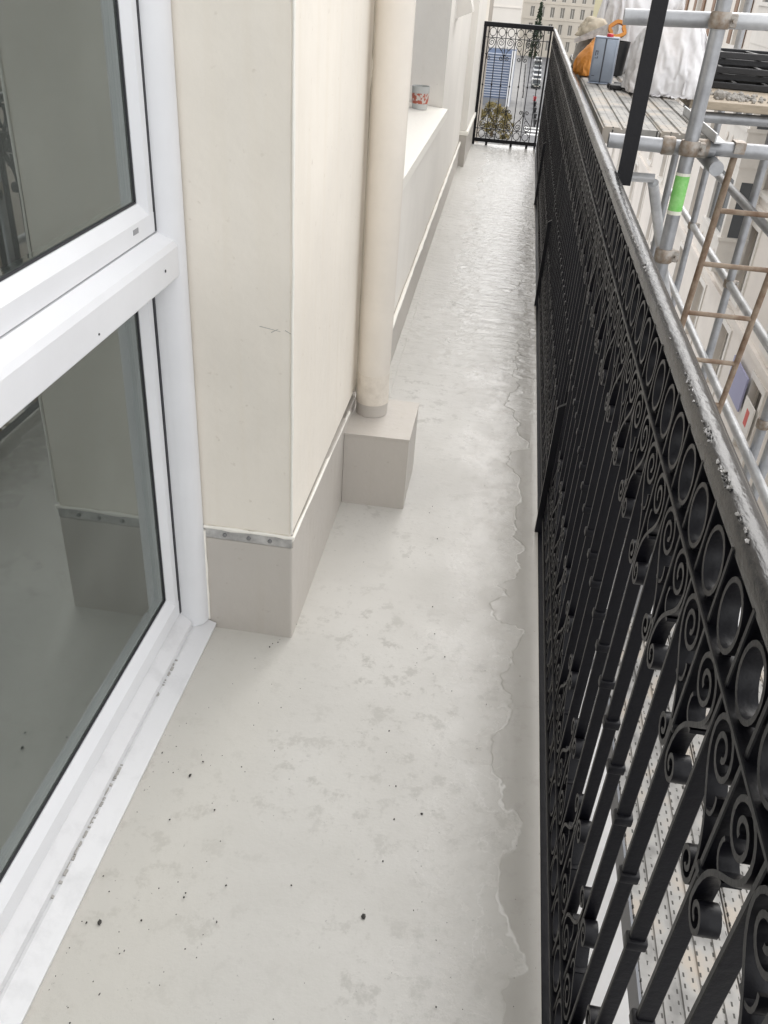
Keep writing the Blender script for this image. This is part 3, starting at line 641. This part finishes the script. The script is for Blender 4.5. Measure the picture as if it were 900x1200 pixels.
# ladder hooked on the transom
ld = thing('ladder', 'narrow rusty steel ladder hanging from the scaffold transom', 'ladder')
def lp(x, t): return Vector((x + 0.0 * t, 3.32 + 0.19 * t, 1.02 - 1.0 * t))
for x, dx in ((0.775, 0.0), (1.035, 0.0)):
    MB().tube(lp(x, 0.0), lp(x, 1.9), 0.0125, 10).build('stile', 'rust', ld, smooth=True)
    MB().prism([(-.028, 0.0), (-.034, 0.0), (-.034, 0.036), (0.034, 0.036), (0.034, -.01), (0.028, -.01), (0.028, 0.03), (-.028, .03)], 'x', x - 0.018, x + 0.018).build('hook', 'clamp', ld, (0, 3.30, 1.027))
for k in range(9):
    t = 0.20 + 0.205 * k
    MB().tube(lp(0.775, t), lp(1.035, t), 0.0095, 10).build('rung', 'rust', ld, smooth=True)

# ---------------------------------------------------------------- things on the upper deck
def blob(name, material, loc, sx, sy, sz, seed, fold=0.10, subd=4, flat=True, parent=None, pinch=0.0, tilt=0.0):
    """slack cloth or plastic: cellular creases over a slumped body"""
    bm = bmesh.new(); bmesh.ops.create_icosphere(bm, subdivisions=subd, radius=1.0)
    o = Vector((seed * 7.3, seed * 3.1, seed * 1.7))
    for v in bm.verts:
        d = v.co.normalized(); q = Vector((d.x * 1.0, d.y * 1.0, d.z * 0.38))
        w = q + 0.35 * Vector((noise.noise(d * 2 + o), noise.noise(d * 2 - o), noise.noise(d * 2.7 + o)))
        c1 = noise.voronoi(w * 1.5 + o)[0]; c2 = noise.voronoi(w * 3.4 - o)[0]
        k = 1 + 0.28 * noise.noise(d * 1.2 + o) + fold * 1.5 * (0.45 - (c1[1] - c1[0])) + fold * 0.3 * (0.4 - (c2[1] - c2[0])) 
        c = d * k
        if pinch and c.z > 0.0: f = 1 - pinch * c.z; c.x *= f; c.y *= f
        if flat: c.z = max(c.z, -0.62)
        if flat and c.z < -.2: s = 1 + (-.2 - c.z) * .45; c.x *= s; c.y *= s
        v.co = Vector((c.x * sx + tilt * c.z * sx, c.y * sy, (c.z + (0.62 if flat else 0)) * sz))
    bmesh.ops.recalc_face_normals(bm, faces=bm.faces)
    me = bpy.data.meshes.new(name); bm.to_mesh(me); bm.free(); me.materials.append(MATS[material]); me.shade_smooth()
    return put(name, me, parent, loc)
DK = 1.058
def drape_all(jobs):
    """let sheets fall over lumps of rubble and keep the settled shape"""
    tmp = []; cl = []
    def collide(o):
        o.modifiers.new('c', 'COLLISION'); o.collision.thickness_outer = 0.004; o.collision.cloth_friction = 18; tmp.append(o)
    pm = MB().box(0.0, 1.6, 3.2, 7.0, DK - 0.03, DK - 0.002).mesh('tmp', 'sack'); collide(put('tmp', pm))
    for name, material, parent, c, size, lumps, n in jobs:
        for (x, y, z, rx, ry, rz) in lumps:
            t = bmesh.new(); bmesh.ops.create_icosphere(t, subdivisions=3, radius=1)
            for v in t.verts:
                k = 1 + 0.16 * noise.noise(v.co * 1.7 + Vector((x * 9, y, z * 5))); v.co = Vector((c[0] + x + v.co.x * rx * k, c[1] + y + v.co.y * ry * k, DK + z + v.co.z * rz * k))
            me = bpy.data.meshes.new('tmp'); t.to_mesh(me); t.free(); collide(put('tmp', me))
        bm = bmesh.new(); bmesh.ops.create_grid(bm, x_segments=n, y_segments=n, size=size / 2)
        top = max(z + rz for (_, _, z, _, _, rz) in lumps) * 1.12 + 0.03
        out = [v for v in bm.verts if v.co.length > size / 2 * (0.93 + 0.12 * noise.noise(v.co.normalized() * 1.6 + Vector((c[1], 0, 0))))]
        bmesh.ops.delete(bm, geom=out, context='VERTS')
        for v in bm.verts: v.co = Vector((c[0] + v.co.x, c[1] + v.co.y, DK + top + 0.012 * noise.noise(Vector((v.co.x * 22, v.co.y * 22, c[0] * 9)))))
        me = bpy.data.meshes.new(name); bm.to_mesh(me); bm.free(); me.materials.append(MATS[material])
        o = put(name, me); md = o.modifiers.new('cloth', 'CLOTH'); st = md.settings
        st.quality = 14; st.mass = 0.12; st.tension_stiffness = 14; st.compression_stiffness = 14; st.shear_stiffness = 4; st.bending_stiffness = 0.02; st.air_damping = 1.2
        md.collision_settings.collision_quality = 3; md.collision_settings.distance_min = 0.004; md.collision_settings.use_self_collision = False
        md.point_cache.frame_start = 1; md.point_cache.frame_end = 60
        cl.append((o, name, c, size, n, parent))
    for f in range(1, 46): scene.frame_set(f)
    dg = bpy.context.evaluated_depsgraph_get()
    for o, name, c_, size_, n_, parent in cl:
        me = bpy.data.meshes.new_from_object(o.evaluated_get(dg)); me.name = name
        bm = bmesh.new(); bm.from_mesh(me)
        lim = 1.6 * size_ / n_
        bad = {v for e in bm.edges if e.calc_length() > lim for v in e.verts} | {v for v in bm.verts if v.co.z < DK - 0.03 or (v.co - Vector((*c_, v.co.z))).length > size_ * 0.55}
        bmesh.ops.delete(bm, geom=list(bad), context='VERTS')
        left = set(bm.verts); best = set()                      # keep the largest connected piece
        while left:
            q = [left.pop()]; isl = set(q)
            while q:
                for e in q.pop().link_edges:
                    for w in e.verts:
                        if w in left: left.discard(w); isl.add(w); q.append(w)
            if len(isl) > len(best): best = isl
        bmesh.ops.delete(bm, geom=[v for v in bm.verts if v not in best], context='VERTS')
        bmesh.ops.subdivide_edges(bm, edges=bm.edges, cuts=1, use_grid_fill=True)
        bmesh.ops.smooth_vert(bm, verts=bm.verts, factor=0.2, use_axis_x=True, use_axis_y=True, use_axis_z=True)
        bm.normal_update(); up = list(bm.verts); fs = list(bm.faces)
        dn = {v: bm.verts.new(v.co - v.normal * 0.0015) for v in up}            # inner skin of the sheet
        for f in fs: bm.faces.new([dn[v] for v in reversed(f.verts)])
        for e in [e for e in bm.edges if e.is_boundary and e.verts[0] in dn]:
            a, b = e.verts; bm.faces.new((b, a, dn[a], dn[b]))
        bm.transform(Matrix.Translation(-Vector(parent.location))); bm.to_mesh(me); bm.free(); me.shade_smooth()
        bpy.data.objects.remove(o); p = put(name, me, parent)
    for o in tmp: bpy.data.objects.remove(o)
    scene.frame_set(1)
b1 = thing('rubble_sack', 'large crumpled white rubble sack slumped against the scaffold pole', 'sack', (0.655, 4.62, DK))
b2 = thing('rubble_sack', 'upright white sack standing behind the tin can and the slumped sack', 'sack', (0.62, 5.75, DK))
b3 = thing('orange_bag', 'orange plastic bag on the scaffold deck beside the tin can', 'bag', (0.352, 5.26, DK))
drape_all([
    ('sack_body', 'sack', b1, (0.665, 4.62), 0.84, ((0.0, 0.0, 0.10, 0.13, 0.12, 0.13), (0.06, 0.03, 0.22, 0.085, 0.08, 0.10), (-0.075, -0.01, 0.23, 0.06, 0.07, 0.05), (0.10, -0.05, 0.06, 0.09, 0.09, 0.08)), 64),
    ('sack_body', 'sack', b2, (0.62, 5.75), 1.15, ((0.0, 0.0, 0.18, 0.17, 0.15, 0.20), (-0.08, 0.0, 0.34, 0.11, 0.10, 0.12), (0.12, 0.02, 0.36, 0.09, 0.09, 0.13)), 60),
    ('bag_body', 'orange_bag', b3, (0.362, 5.26), 0.42, ((0.0, 0.0, 0.06, 0.065, 0.075, 0.08), (0.03, 0.03, 0.13, 0.035, 0.04, 0.05)), 40)])
cl = blob('dust_cloth', 'cloth', (0.375, 5.55, DK + 0.17), 0.075, 0.06, 0.055, 17, 0.3, 4); tag(cl, 'crumpled beige dust cloth heaped over the orange bag', 'cloth')
cb = thing('cloth_bag', 'grey brown bag full of rags behind the orange bag', 'bag', (0.40, 5.62, DK)); blob('bag_body', 'rubble', (0, 0, 0), 0.10, 0.10, 0.11, 19, .12, 4, parent=cb)
sw = thing('hand_saw', 'saw with an orange handle leaning on top of the cloth bag', 'saw', (0.49, 5.45, DK + 0.16))
hm = MB(); rp_ = [(0.055 * math.cos(2 * math.pi * i / 18), 0.045 * math.sin(2 * math.pi * i / 18) * (1.3 if i < 9 else 1)) for i in range(18)]
rp_ = [(a * 0.72 + 0.006 * math.sin(5 * b * 20), b * 0.72) for a, b in rp_]
hm.ribbon(rp_, 0.011, 0.018, True); h_ = hm.build('handle', 'orange_bag', sw, (0.0, 0, 0.055), smooth=True); h_.rotation_euler = (0, R(20), R(90))
MB().prism([(-0.05, 0.03), (-0.05, 0.085), (-0.22, 0.0), (-0.22, -0.02)], 'y', -0.001, 0.001).build('blade', 'strip', sw)
sb = thing('rag_stand', 'black bucket holding up the rags and the saw behind the tin can', 'bucket', (0.49, 5.45, DK))
MB().lathe([(0.07, 0), (0.085, 0.165), (0.08, 0.165), (0.066, 0.008)], n=18).build('bucket_body', 'black_steel', sb, smooth=True)
# rectangular tin
tn = thing('tin_can', 'tall blue grey rectangular tin can with a dark seam', 'can', (0.405, 4.93, DK), R(-8))
MB().box(-0.058, 0.058, -0.05, 0.05, 0.004, 0.205, 0.012, 3).build('can_body', 'tin', tn, smooth=True)
MB().box(-0.059, 0.059, -0.051, 0.051, 0.200, 0.207, 0.003, 1).build('rim', 'tin', tn)
MB().box(-0.059, 0.059, -0.051, 0.051, 0.0, 0.006, 0.003, 1).build('rim', 'tin', tn)
MB().box(-0.004, 0.003, -0.0515, -0.049, 0.008, 0.199).build('seam', 'tin_dark', tn)
mk = MB()
for (x0, z0, x1, z1) in ((-.044, .124, -.040, .146), (-.044, .142, -.032, .146), (-.034, .128, -.030, .146), (-.044, .112, -.028, .115), (-.032, .112, -.029, .122), (-.046, .034, -.032, .037)):
    mk.box(x0, x1, -0.0508, -0.0498, z0, z1)
mk.build('marking', 'tin_dark', tn)
MB().lathe([(0.016, 0), (0.016, 0.012), (0.012, 0.014)], n=14).build('cap', 'red', tn, (0.01, 0.0, 0.207))
# small black tools and a trowel at the foot of the tin
for i, (x, y, r, L) in enumerate(((0.50, 4.72, 20, .16), (0.53, 4.78, -12, .14), (0.49, 4.66, 5, .12))):
    t = thing('hand_tool', ('black handled scraper lying in front of the tin can', 'black handled float lying against the white sack', 'short black brush lying on the scaffold planks')[i], 'tool', (x, y, DK + 0.002), R(r))
    MB().box(-L / 2, 0, -0.014, 0.014, 0.0, 0.022, 0.006, 2).build('handle', 'black_steel', t)
    MB().box(0.002, L / 2, -0.04, 0.04, 0.008, 0.014, 0.001, 1).build('blade', 'strip' if i == 0 else 'black_steel', t)
# pile of dismantled black steel frames on the timber boards
for k in range(5):
    z = 1.058 + k * 0.034; y = 5.35 + 0.07 * (k % 2) + .02 * k
    f = thing('steel_frame', ('black steel frame at the bottom of the pile on the boards', 'second black steel frame up in the pile on the boards', 'middle black steel frame in the pile on the boards', 'black steel frame lying second from the top of the pile', 'topmost black steel frame of the pile with open bars')[k], 'frame', (1.20 + 0.03 * ((k * 37) % 5 - 2), y, z), R((-3, 2, -1, 4, 6)[k]))
    L = 0.36 + .04 * (k % 3)
    for yy in (-0.16, 0.16): MB().box(-L, L, yy - 0.014, yy + 0.014, 0.0, 0.030, 0.003, 1).build('side_bar', 'black_steel', f)
    for q in range(5): MB().box(-L + 0.02 + q * (2 * L - .06) / 4, -L + 0.04 + q * (2 * L - .06) / 4, -0.146, 0.146, 0.006, 0.024).build('cross_bar', 'black_steel', f)
rb = MB()
for _ in range(130):
    x, y = random.gauss(1.06, .07), random.gauss(4.78, .07); r = random.uniform(.004, .014) * (2.0 if random.random() < .05 else 1)
    t = bmesh.new(); bmesh.ops.create_icosphere(t, subdivisions=1, radius=r)
    for v in t.verts: v.co = v.co * random.uniform(.7, 1.2) + Vector((x, y, 1.055 + r * .6))
    rb._join(t)
stuff(rb.build('rubble_chips', 'rubble'))['label'] = 'grey plaster chips swept together on the boards'

# ================================================================ STREET
GZ = -17.0
structure(MB().box(-400, 400, -60, 700, GZ - 0.3, GZ).build('ground', 'pavement'))
structure(MB().prism([(1.2, -60), (5.6, -60), (5.6, 120), (9, 330), (1.6, 330), (1.2, 120)], 'z', GZ + 0.001, GZ + 0.006).build('road', 'asphalt'))
for y in (128, 131, 134): structure(MB().box(1.6, 5.2, y, y + 1.2, GZ + 0.007, GZ + 0.010).build('road_marking', 'road_paint'))
structure(MB().box(0.9, 1.19, -60, 330, GZ + 0.001, GZ + 0.14).build('kerb', 'pavement'))

def facade(name, label, loc, rz, W, z0, z1, cols, rows, wall_m, depth=0.25, body=8.0, glass='far_glass', surround=0.0, cat='building', guard=False, shutters=None):
    """front wall in the local x-z plane facing -y, with real recessed openings. cols: (x0,x1), rows: (z0,z1)"""
    b = thing(name, label, cat, loc, rz)
    xs = sorted({0.0, W} | {v for c in cols for v in c}); zs = sorted({z0, z1} | {v for r in rows for v in r})
    m = MB(); bm = m.bm
    for x0, x1 in zip(xs, xs[1:]):
        for a, c in zip(zs, zs[1:]):
            op = any(x0 >= q[0] - 1e-6 and x1 <= q[1] + 1e-6 for q in cols) and any(a >= q[0] - 1e-6 and c <= q[1] + 1e-6 for q in rows)
            quad = lambda *p: bm.faces.new([bm.verts.new(v) for v in p])
            if not op: quad((x0, 0, a), (x1, 0, a), (x1, 0, c), (x0, 0, c))
            else:
                quad((x0, 0, a), (x0, depth, a), (x1, depth, a), (x1, 0, a)); quad((x0, 0, c), (x1, 0, c), (x1, depth, c), (x0, depth, c))
                quad((x0, 0, a), (x0, 0, c), (x0, depth, c), (x0, depth, a)); quad((x1, 0, a), (x1, depth, a), (x1, depth, c), (x1, 0, c))
    bmesh.ops.remove_doubles(bm, verts=bm.verts, dist=1e-4)
    m.box(0, W, depth + 0.12, body, z0, z1)
    m.build('wall', wall_m, b)
    for ci, (x0, x1) in enumerate(cols):
        for ri, (a, c) in enumerate(rows):
            w = MB(); t = 0.07
            w.box(x0, x1, depth - 0.06, depth, a, a + t).box(x0, x1, depth - 0.06, depth, c - t, c)
            w.box(x0, x0 + t, depth - 0.06, depth, a + t, c - t).box(x1 - t, x1, depth - 0.06, depth, a + t, c - t).box((x0 + x1) / 2 - .04, (x0 + x1) / 2 + .04, depth - 0.055, depth, a + t, c - t)
            f = w.build('window', 'trim_white', b)
            MB().box(x0 + t, x1 - t, depth - 0.02, depth - 0.005, a + t, c - t).build('pane', glass, f)
            if surround:
                s = surround; MB().box(x0 - s, x1 + s, -0.10, 0.03, a - 0.14, a - 0.001).build('sill', 'trim_white', f)
                MB().box(x0 - s, x0 - 0.001, -0.05, 0.03, a, c + s).box(x1 + 0.001, x1 + s, -0.05, 0.03, a, c + s).box(x0, x1, -0.05, 0.03, c + .001, c + s).build('surround', 'trim_white', f)
            if guard:
                g = MB(); g.box(x0, x1, -0.07, -0.04, a + 0.85, a + 0.9)
                k = int((x1 - x0) / 0.14)
                for q in range(k + 1): g.box(x0 + q * (x1 - x0) / k - .012, x0 + q * (x1 - x0) / k + .012, -0.065, -0.045, a + 0.02, a + 0.85)
                g.build('guard_rail', 'iron', f)
            if shutters and ri in shutters:
                for xa, xb in ((x0 - 0.75, x0 - surround - .02), (x1 + surround + .02, x1 + 0.75)): MB().box(xa, xb, -0.075, -0.02, a, c).build('shutter', 'shutter_brown', f)
    for z in [r[0] - 0.55 for r in rows[1:]]: MB().box(-0.05, W + 0.05, -0.12, -0.003, z, z + 0.16).build('string_course', wall_m, b)
    return b
# house across the street: front on the plane x = 7.5 facing -x
W_ = 70.0
cols = [(2.0 + 4.6 * i, 3.15 + 4.6 * i) for i in range(14)]
rows = [(-16.4, -14.2), (-12.8, -10.6), (-9.6, -7.5), (-6.5, -4.4), (-3.4, -1.3), (-0.2, 1.9), (3.0, 5.0)]
op = facade('opposite_house', 'cream house across the street behind the scaffold, with brown shutters and a bay', (7.5, 85.0, 0), R(-90), W_, GZ + 0.005, 9.0, cols, rows, 'facade_cream', glass='hazed_glass', surround=0.18, guard=False, shutters=(5,))
# oriel bay: children of the house, in its own coordinates (local x = 85 - y, local y = x - 7.5)
def oriel(x0, x1, za, zb, d=0.85):
    o = put('oriel_bay', None, op, (0, 0, 0))
    MB().prism([(-0.002, za - 0.9), (-0.25, za - 0.55), (-d * 0.9, za), (-0.002, za)], 'x', x0 + .15, x1 - .15).build('bay_corbel', 'facade_cream', o)
    z = za
    while z < zb - 0.1:
        MB().box(x0, x1, -d, -0.002, z, z + 0.95).build('bay_apron', 'trim_white', o)
        MB().box(x0 - .05, x1 + .05, -d - .06, -0.002, z + 0.951, z + 1.05).build('bay_sill', 'trim_white', o)
        MB().box(x0 + .02, x1 - .02, -d + .02, -0.002, z + 2.65, z + 3.049).build('bay_lintel', 'trim_white', o)
        for xx in (x0 + .02, (x0 + x1) / 2 - .1, x1 - .22): MB().box(xx, xx + .2, -d + .02, -d + .2, z + 1.051, z + 2.649).build('bay_mullion', 'trim_white', o)
        MB().box(x1 - .20, x1 - .02, -0.2, -0.002, z + 1.051, z + 2.649).build('bay_mullion', 'trim_white', o)
        MB().box(x0 + .2, x1 - .06, -d + .1, -0.1, z + 1.051, z + 2.649).build('bay_glass', 'far_glass', o)
        for k in range(4): MB().lathe([(0.10, 0), (0.13, 0.02), (0.10, 0.04)], n=10).build('rosette', 'facade_cream', o, (x0 + .35 + k * (x1 - x0 - .7) / 3, -d - .001, z + 0.5)).rotation_euler = (R(90), 0, 0)
        z += 3.05
    return o
oriel(54.6, 57.4, -5.9, 6.0)
sg = MB().box(-0.0, 0.05, -0.9, 0.9, -0.5, 0.5).build('shop_sign', 'sign_blue', None, (7.30, 24.0, -8.0)); tag(sg, 'violet blue panel on the house front across the street', 'panel')
sg = MB().box(0, 0.04, -0.5, 0.5, -0.45, 0.45).build('shop_notice', 'trim_white', None, (7.34, 22.4, -8.35)); tag(sg, 'white notice board with a red mark beside the violet panel', 'sign')
MB().box(-0.004, 0.0, -0.2, 0.1, -0.2, 0.25).build('red_mark', 'sign_red', sg)

# buildings that close the view along the street, paled in colour for distance haze
pale = facade('pale_building', 'pale building at the end of the pavement, seen over the end railing', (-30, 157, 0), 0, 28.9, -8.8, 12, [(4.0, 5.2), (12.0, 13.2), (20, 21.2)], [(-6, -4), (-2.6, -0.6)], 'facade_pale', surround=0.2)
lv = thing('louvred_shopfront', 'blue grey louvred front below the pale building', 'shopfront', (-8.0, 155.3, GZ))
MB().box(0, 6.95, 0.35, 9, 0.01, 8.15).build('wall', 'louver_blue', lv)
for k in range(17): MB().prism([(0.0, 0), (-0.22, -0.10), (-0.22, -0.14), (0.0, -0.06)], 'x', 0.05, 6.2).build('slat', 'louver_light', lv, (0, 0.34, 1.5 + k * 0.38))
MB().box(6.3, 6.9, -0.25, 0.34, 0.01, 8.1).build('pilaster', 'car_white', lv)
MB().box(0.0, 6.25, 0.05, 0.34, 0.01, 1.1).build('stall_riser', 'zinc', lv)
cols = [(2.0 + 2.6 * i, 3.1 + 2.6 * i) for i in range(16)]
stone = facade('stone_building', 'long beige stone building with rows of tall windows far down the street', (-1.5, 262, 0), R(3), 46, GZ, 12, cols, [(-15.5, -13), (-11.6, -9.2), (-7.8, -5.4), (-4.2, -1.9), (-.6, 1.6)], 'facade_stone', body=14, glass='hazed_glass')
ochre = facade('ochre_building', 'pale ochre house behind the sacks and scaffold tubes', (10.5, 165, 0), R(-8), 30, GZ, 14, [(4, 5.2), (10, 11.2)], [(-14, -12), (-10, -8)], 'facade_ochre')

# trees: trunk with limbs and a crown of many leaf faces
def tree(name, label, loc, H, rad, z0, leaf_m, n, leaf, conic, seed):
    rnd = random.Random(seed); t = thing(name, label, 'tree', loc)
    tm = MB().tube((0, 0, 0), (0, 0, H * 0.85), rad * 0.10 + .05, 8, 0.03)
    for k in range(7):
        a = k * 2.4; z = z0 + (H - z0) * (0.1 + 0.1 * k); tm.tube((0, 0, z - .3), (rad * .6 * math.cos(a) * (1 - .1 * k), rad * .6 * math.sin(a) * (1 - .1 * k), z + .3), 0.06, 6, 0.02)
    tm.build('trunk', 'bark', t)
    bm = bmesh.new()
    cl = [(rnd.uniform(0, 6.28), rnd.random() ** .5, rnd.random()) for _ in range(40)]
    for _ in range(n):
        a, q, h = rnd.choice(cl); h = min(1, max(0, h + rnd.gauss(0, .05)))
        w = rad * ((1 - h) ** 0.8 if conic else math.sin(math.pi * (0.12 + 0.8 * h)) ** .6)
        p = Vector((w * q * math.cos(a), w * q * math.sin(a), z0 + h * (H - z0))) + Vector([rnd.gauss(0, rad * .09) for _ in range(3)])
        u = Vector([rnd.gauss(0, 1) for _ in range(3)]).normalized(); v = u.cross(Vector([rnd.gauss(0, 1) for _ in range(3)])).normalized()
        s = leaf * rnd.uniform(.6, 1.4); bm.faces.new([bm.verts.new(p + u * s), bm.verts.new(p + v * s * .6), bm.verts.new(p - u * s), bm.verts.new(p - v * s * .6)])
    me = bpy.data.meshes.new('crown'); bm.to_mesh(me); bm.free(); me.materials.append(MATS[leaf_m]); put('crown', me, t)
tree('conifer', 'dark narrow conifer rising behind the end railing far off', (3.0, 255, GZ), 12.5, 1.5, 0.6, 'leaf_dark', 1800, 0.25, True, 1)
tree('street_tree', 'small autumn tree with yellow brown leaves in front of the louvred shopfront', (-2.7, 124, GZ), 3.9, 2.0, 0.6, 'leaf_autumn', 2600, 0.13, False, 2)
tree('street_tree', 'low olive tree beside the kerb in front of the autumn tree', (-0.9, 119, GZ), 3.4, 1.0, 0.6, 'leaf_autumn', 1200, 0.11, False, 3)

# cars
def car(label, loc, rz, paint):
    c = thing('parked_car', label, 'car', loc, rz, 'cars along the street')
    prof = [(-2.05, 0.28), (2.05, 0.28), (2.1, 0.55), (2.0, 0.78), (1.15, 0.92), (-1.75, 0.95), (-2.08, 0.85), (-2.12, 0.5)]
    b = MB().prism(prof, 'x', -0.86, 0.86); bmesh.ops.bevel(b.bm, geom=list(b.bm.edges), offset=0.06, segments=2, affect='EDGES'); b.build('body', paint, c, smooth=True)
    r = MB().prism([(-1.72, 0.952), (1.05, 0.925), (0.35, 1.40), (-1.25, 1.44)], 'x', -0.74, 0.74); bmesh.ops.bevel(r.bm, geom=list(r.bm.edges), offset=0.05, segments=2, affect='EDGES'); r.build('glasshouse', 'car_glass', c, smooth=True)
    MB().box(-0.68, 0.68, -1.22, 0.30, 1.425, 1.475, 0.02, 2).build('roof', paint, c)
    for sx in (-1, 1):
        for y in (-1.3, 1.3):
            w = MB().tube((sx * 0.72, y, 0.31), (sx * 0.88, y, 0.31), 0.31, 16).build('wheel', 'tyre', c)
            MB().tube((sx * 0.881, y, 0.31), (sx * 0.89, y, 0.31), 0.19, 12).build('rim', 'car_silver', w)
        MB().box(sx * 0.62 - .18, sx * 0.62 + .18, -2.13, -2.06, 0.62, 0.78, 0.01, 1).build('headlight', 'lamp_lens', c)
    MB().box(-0.5, 0.5, -2.14, -2.10, 0.42, 0.53).build('number_plate', 'trim_white', c)
    return c
for i, (y, p, lb) in enumerate(((187, 'car_dark', 'dark car at the near end of the parked row, seen through the end railing'), (196, 'car_white', 'white car parked right behind the dark car at the near end of the row'), (206, 'car_silver', 'silver car in the middle of the parked row'), (217, 'car_silver', 'silver car parked behind the middle of the row'), (229, 'car_dark', 'dark car near the far end of the parked row'), (242, 'car_white', 'white car at the far end of the parked row'))):
    car(lb, (3.3 + 0.012 * (y - 187), y, GZ + 0.006), R(2), p)
car('dark green car driving past the scooters on the road', (5.0, 143, GZ + 0.006), R(0), 'car_dark')
car('white car following the dark green car on the road', (5.2, 152, GZ + 0.006), R(0), 'car_white')
def scooter(label, loc, paint):
    s = thing('parked_scooter', label, 'scooter', loc, R(4), 'scooters along the kerb')
    for y in (-0.6, 0.6): MB().tube((-0.06, y, 0.26), (0.06, y, 0.26), 0.26, 14).build('wheel', 'tyre', s)
    MB().prism([(-0.85, 0.45), (-0.1, 0.25), (0.4, 0.3), (0.55, 0.95), (0.45, 1.0), (0.25, 0.5), (0.0, 0.5), (-0.2, 0.75), (-0.9, 0.72)], 'x', -0.17, 0.17).build('body', paint, s)
    MB().box(-0.15, 0.15, -0.8, -0.15, 0.76, 0.84, 0.03, 1).build('seat', 'tyre', s)
    MB().tube((-0.33, 0.5, 1.05), (0.33, 0.5, 1.05), 0.03, 8).build('handlebar', 'tyre', s)
    MB().box(-0.2, 0.2, -1.1, -0.78, 0.78, 1.12, 0.05, 2).build('top_box', paint, s)
scooter('red scooter with a red top box parked along the kerb', (3.0, 163, GZ + 0.006), 'red')
for k, y in enumerate((156, 149, 142, 136)): scooter(('black scooter parked right beside the red scooter', 'black scooter parked second along from the red scooter', 'black scooter parked third along from the red scooter', 'black scooter at the end of the row next to the crossing')[k], (3.0, y, GZ + 0.006), 'black_steel')
for k in range(7):
    b = thing('bollard', 'dark iron bollard on the pavement edge beside the road', 'bollard', (1.0, 168 + 9 * k, GZ + 0.14), 0, 'bollards along the kerb')
    MB().lathe([(0.14, 0), (0.14, 0.1), (0.09, 0.14), (0.08, 0.85), (0.11, 0.88), (0.05, 0.92)], n=10).build('shaft', 'black_steel', b); MB().lathe([(0.03, 0.91), (0.10, 0.98), (0.10, 1.04), (0.03, 1.1)], n=10).build('finial', 'black_steel', b)
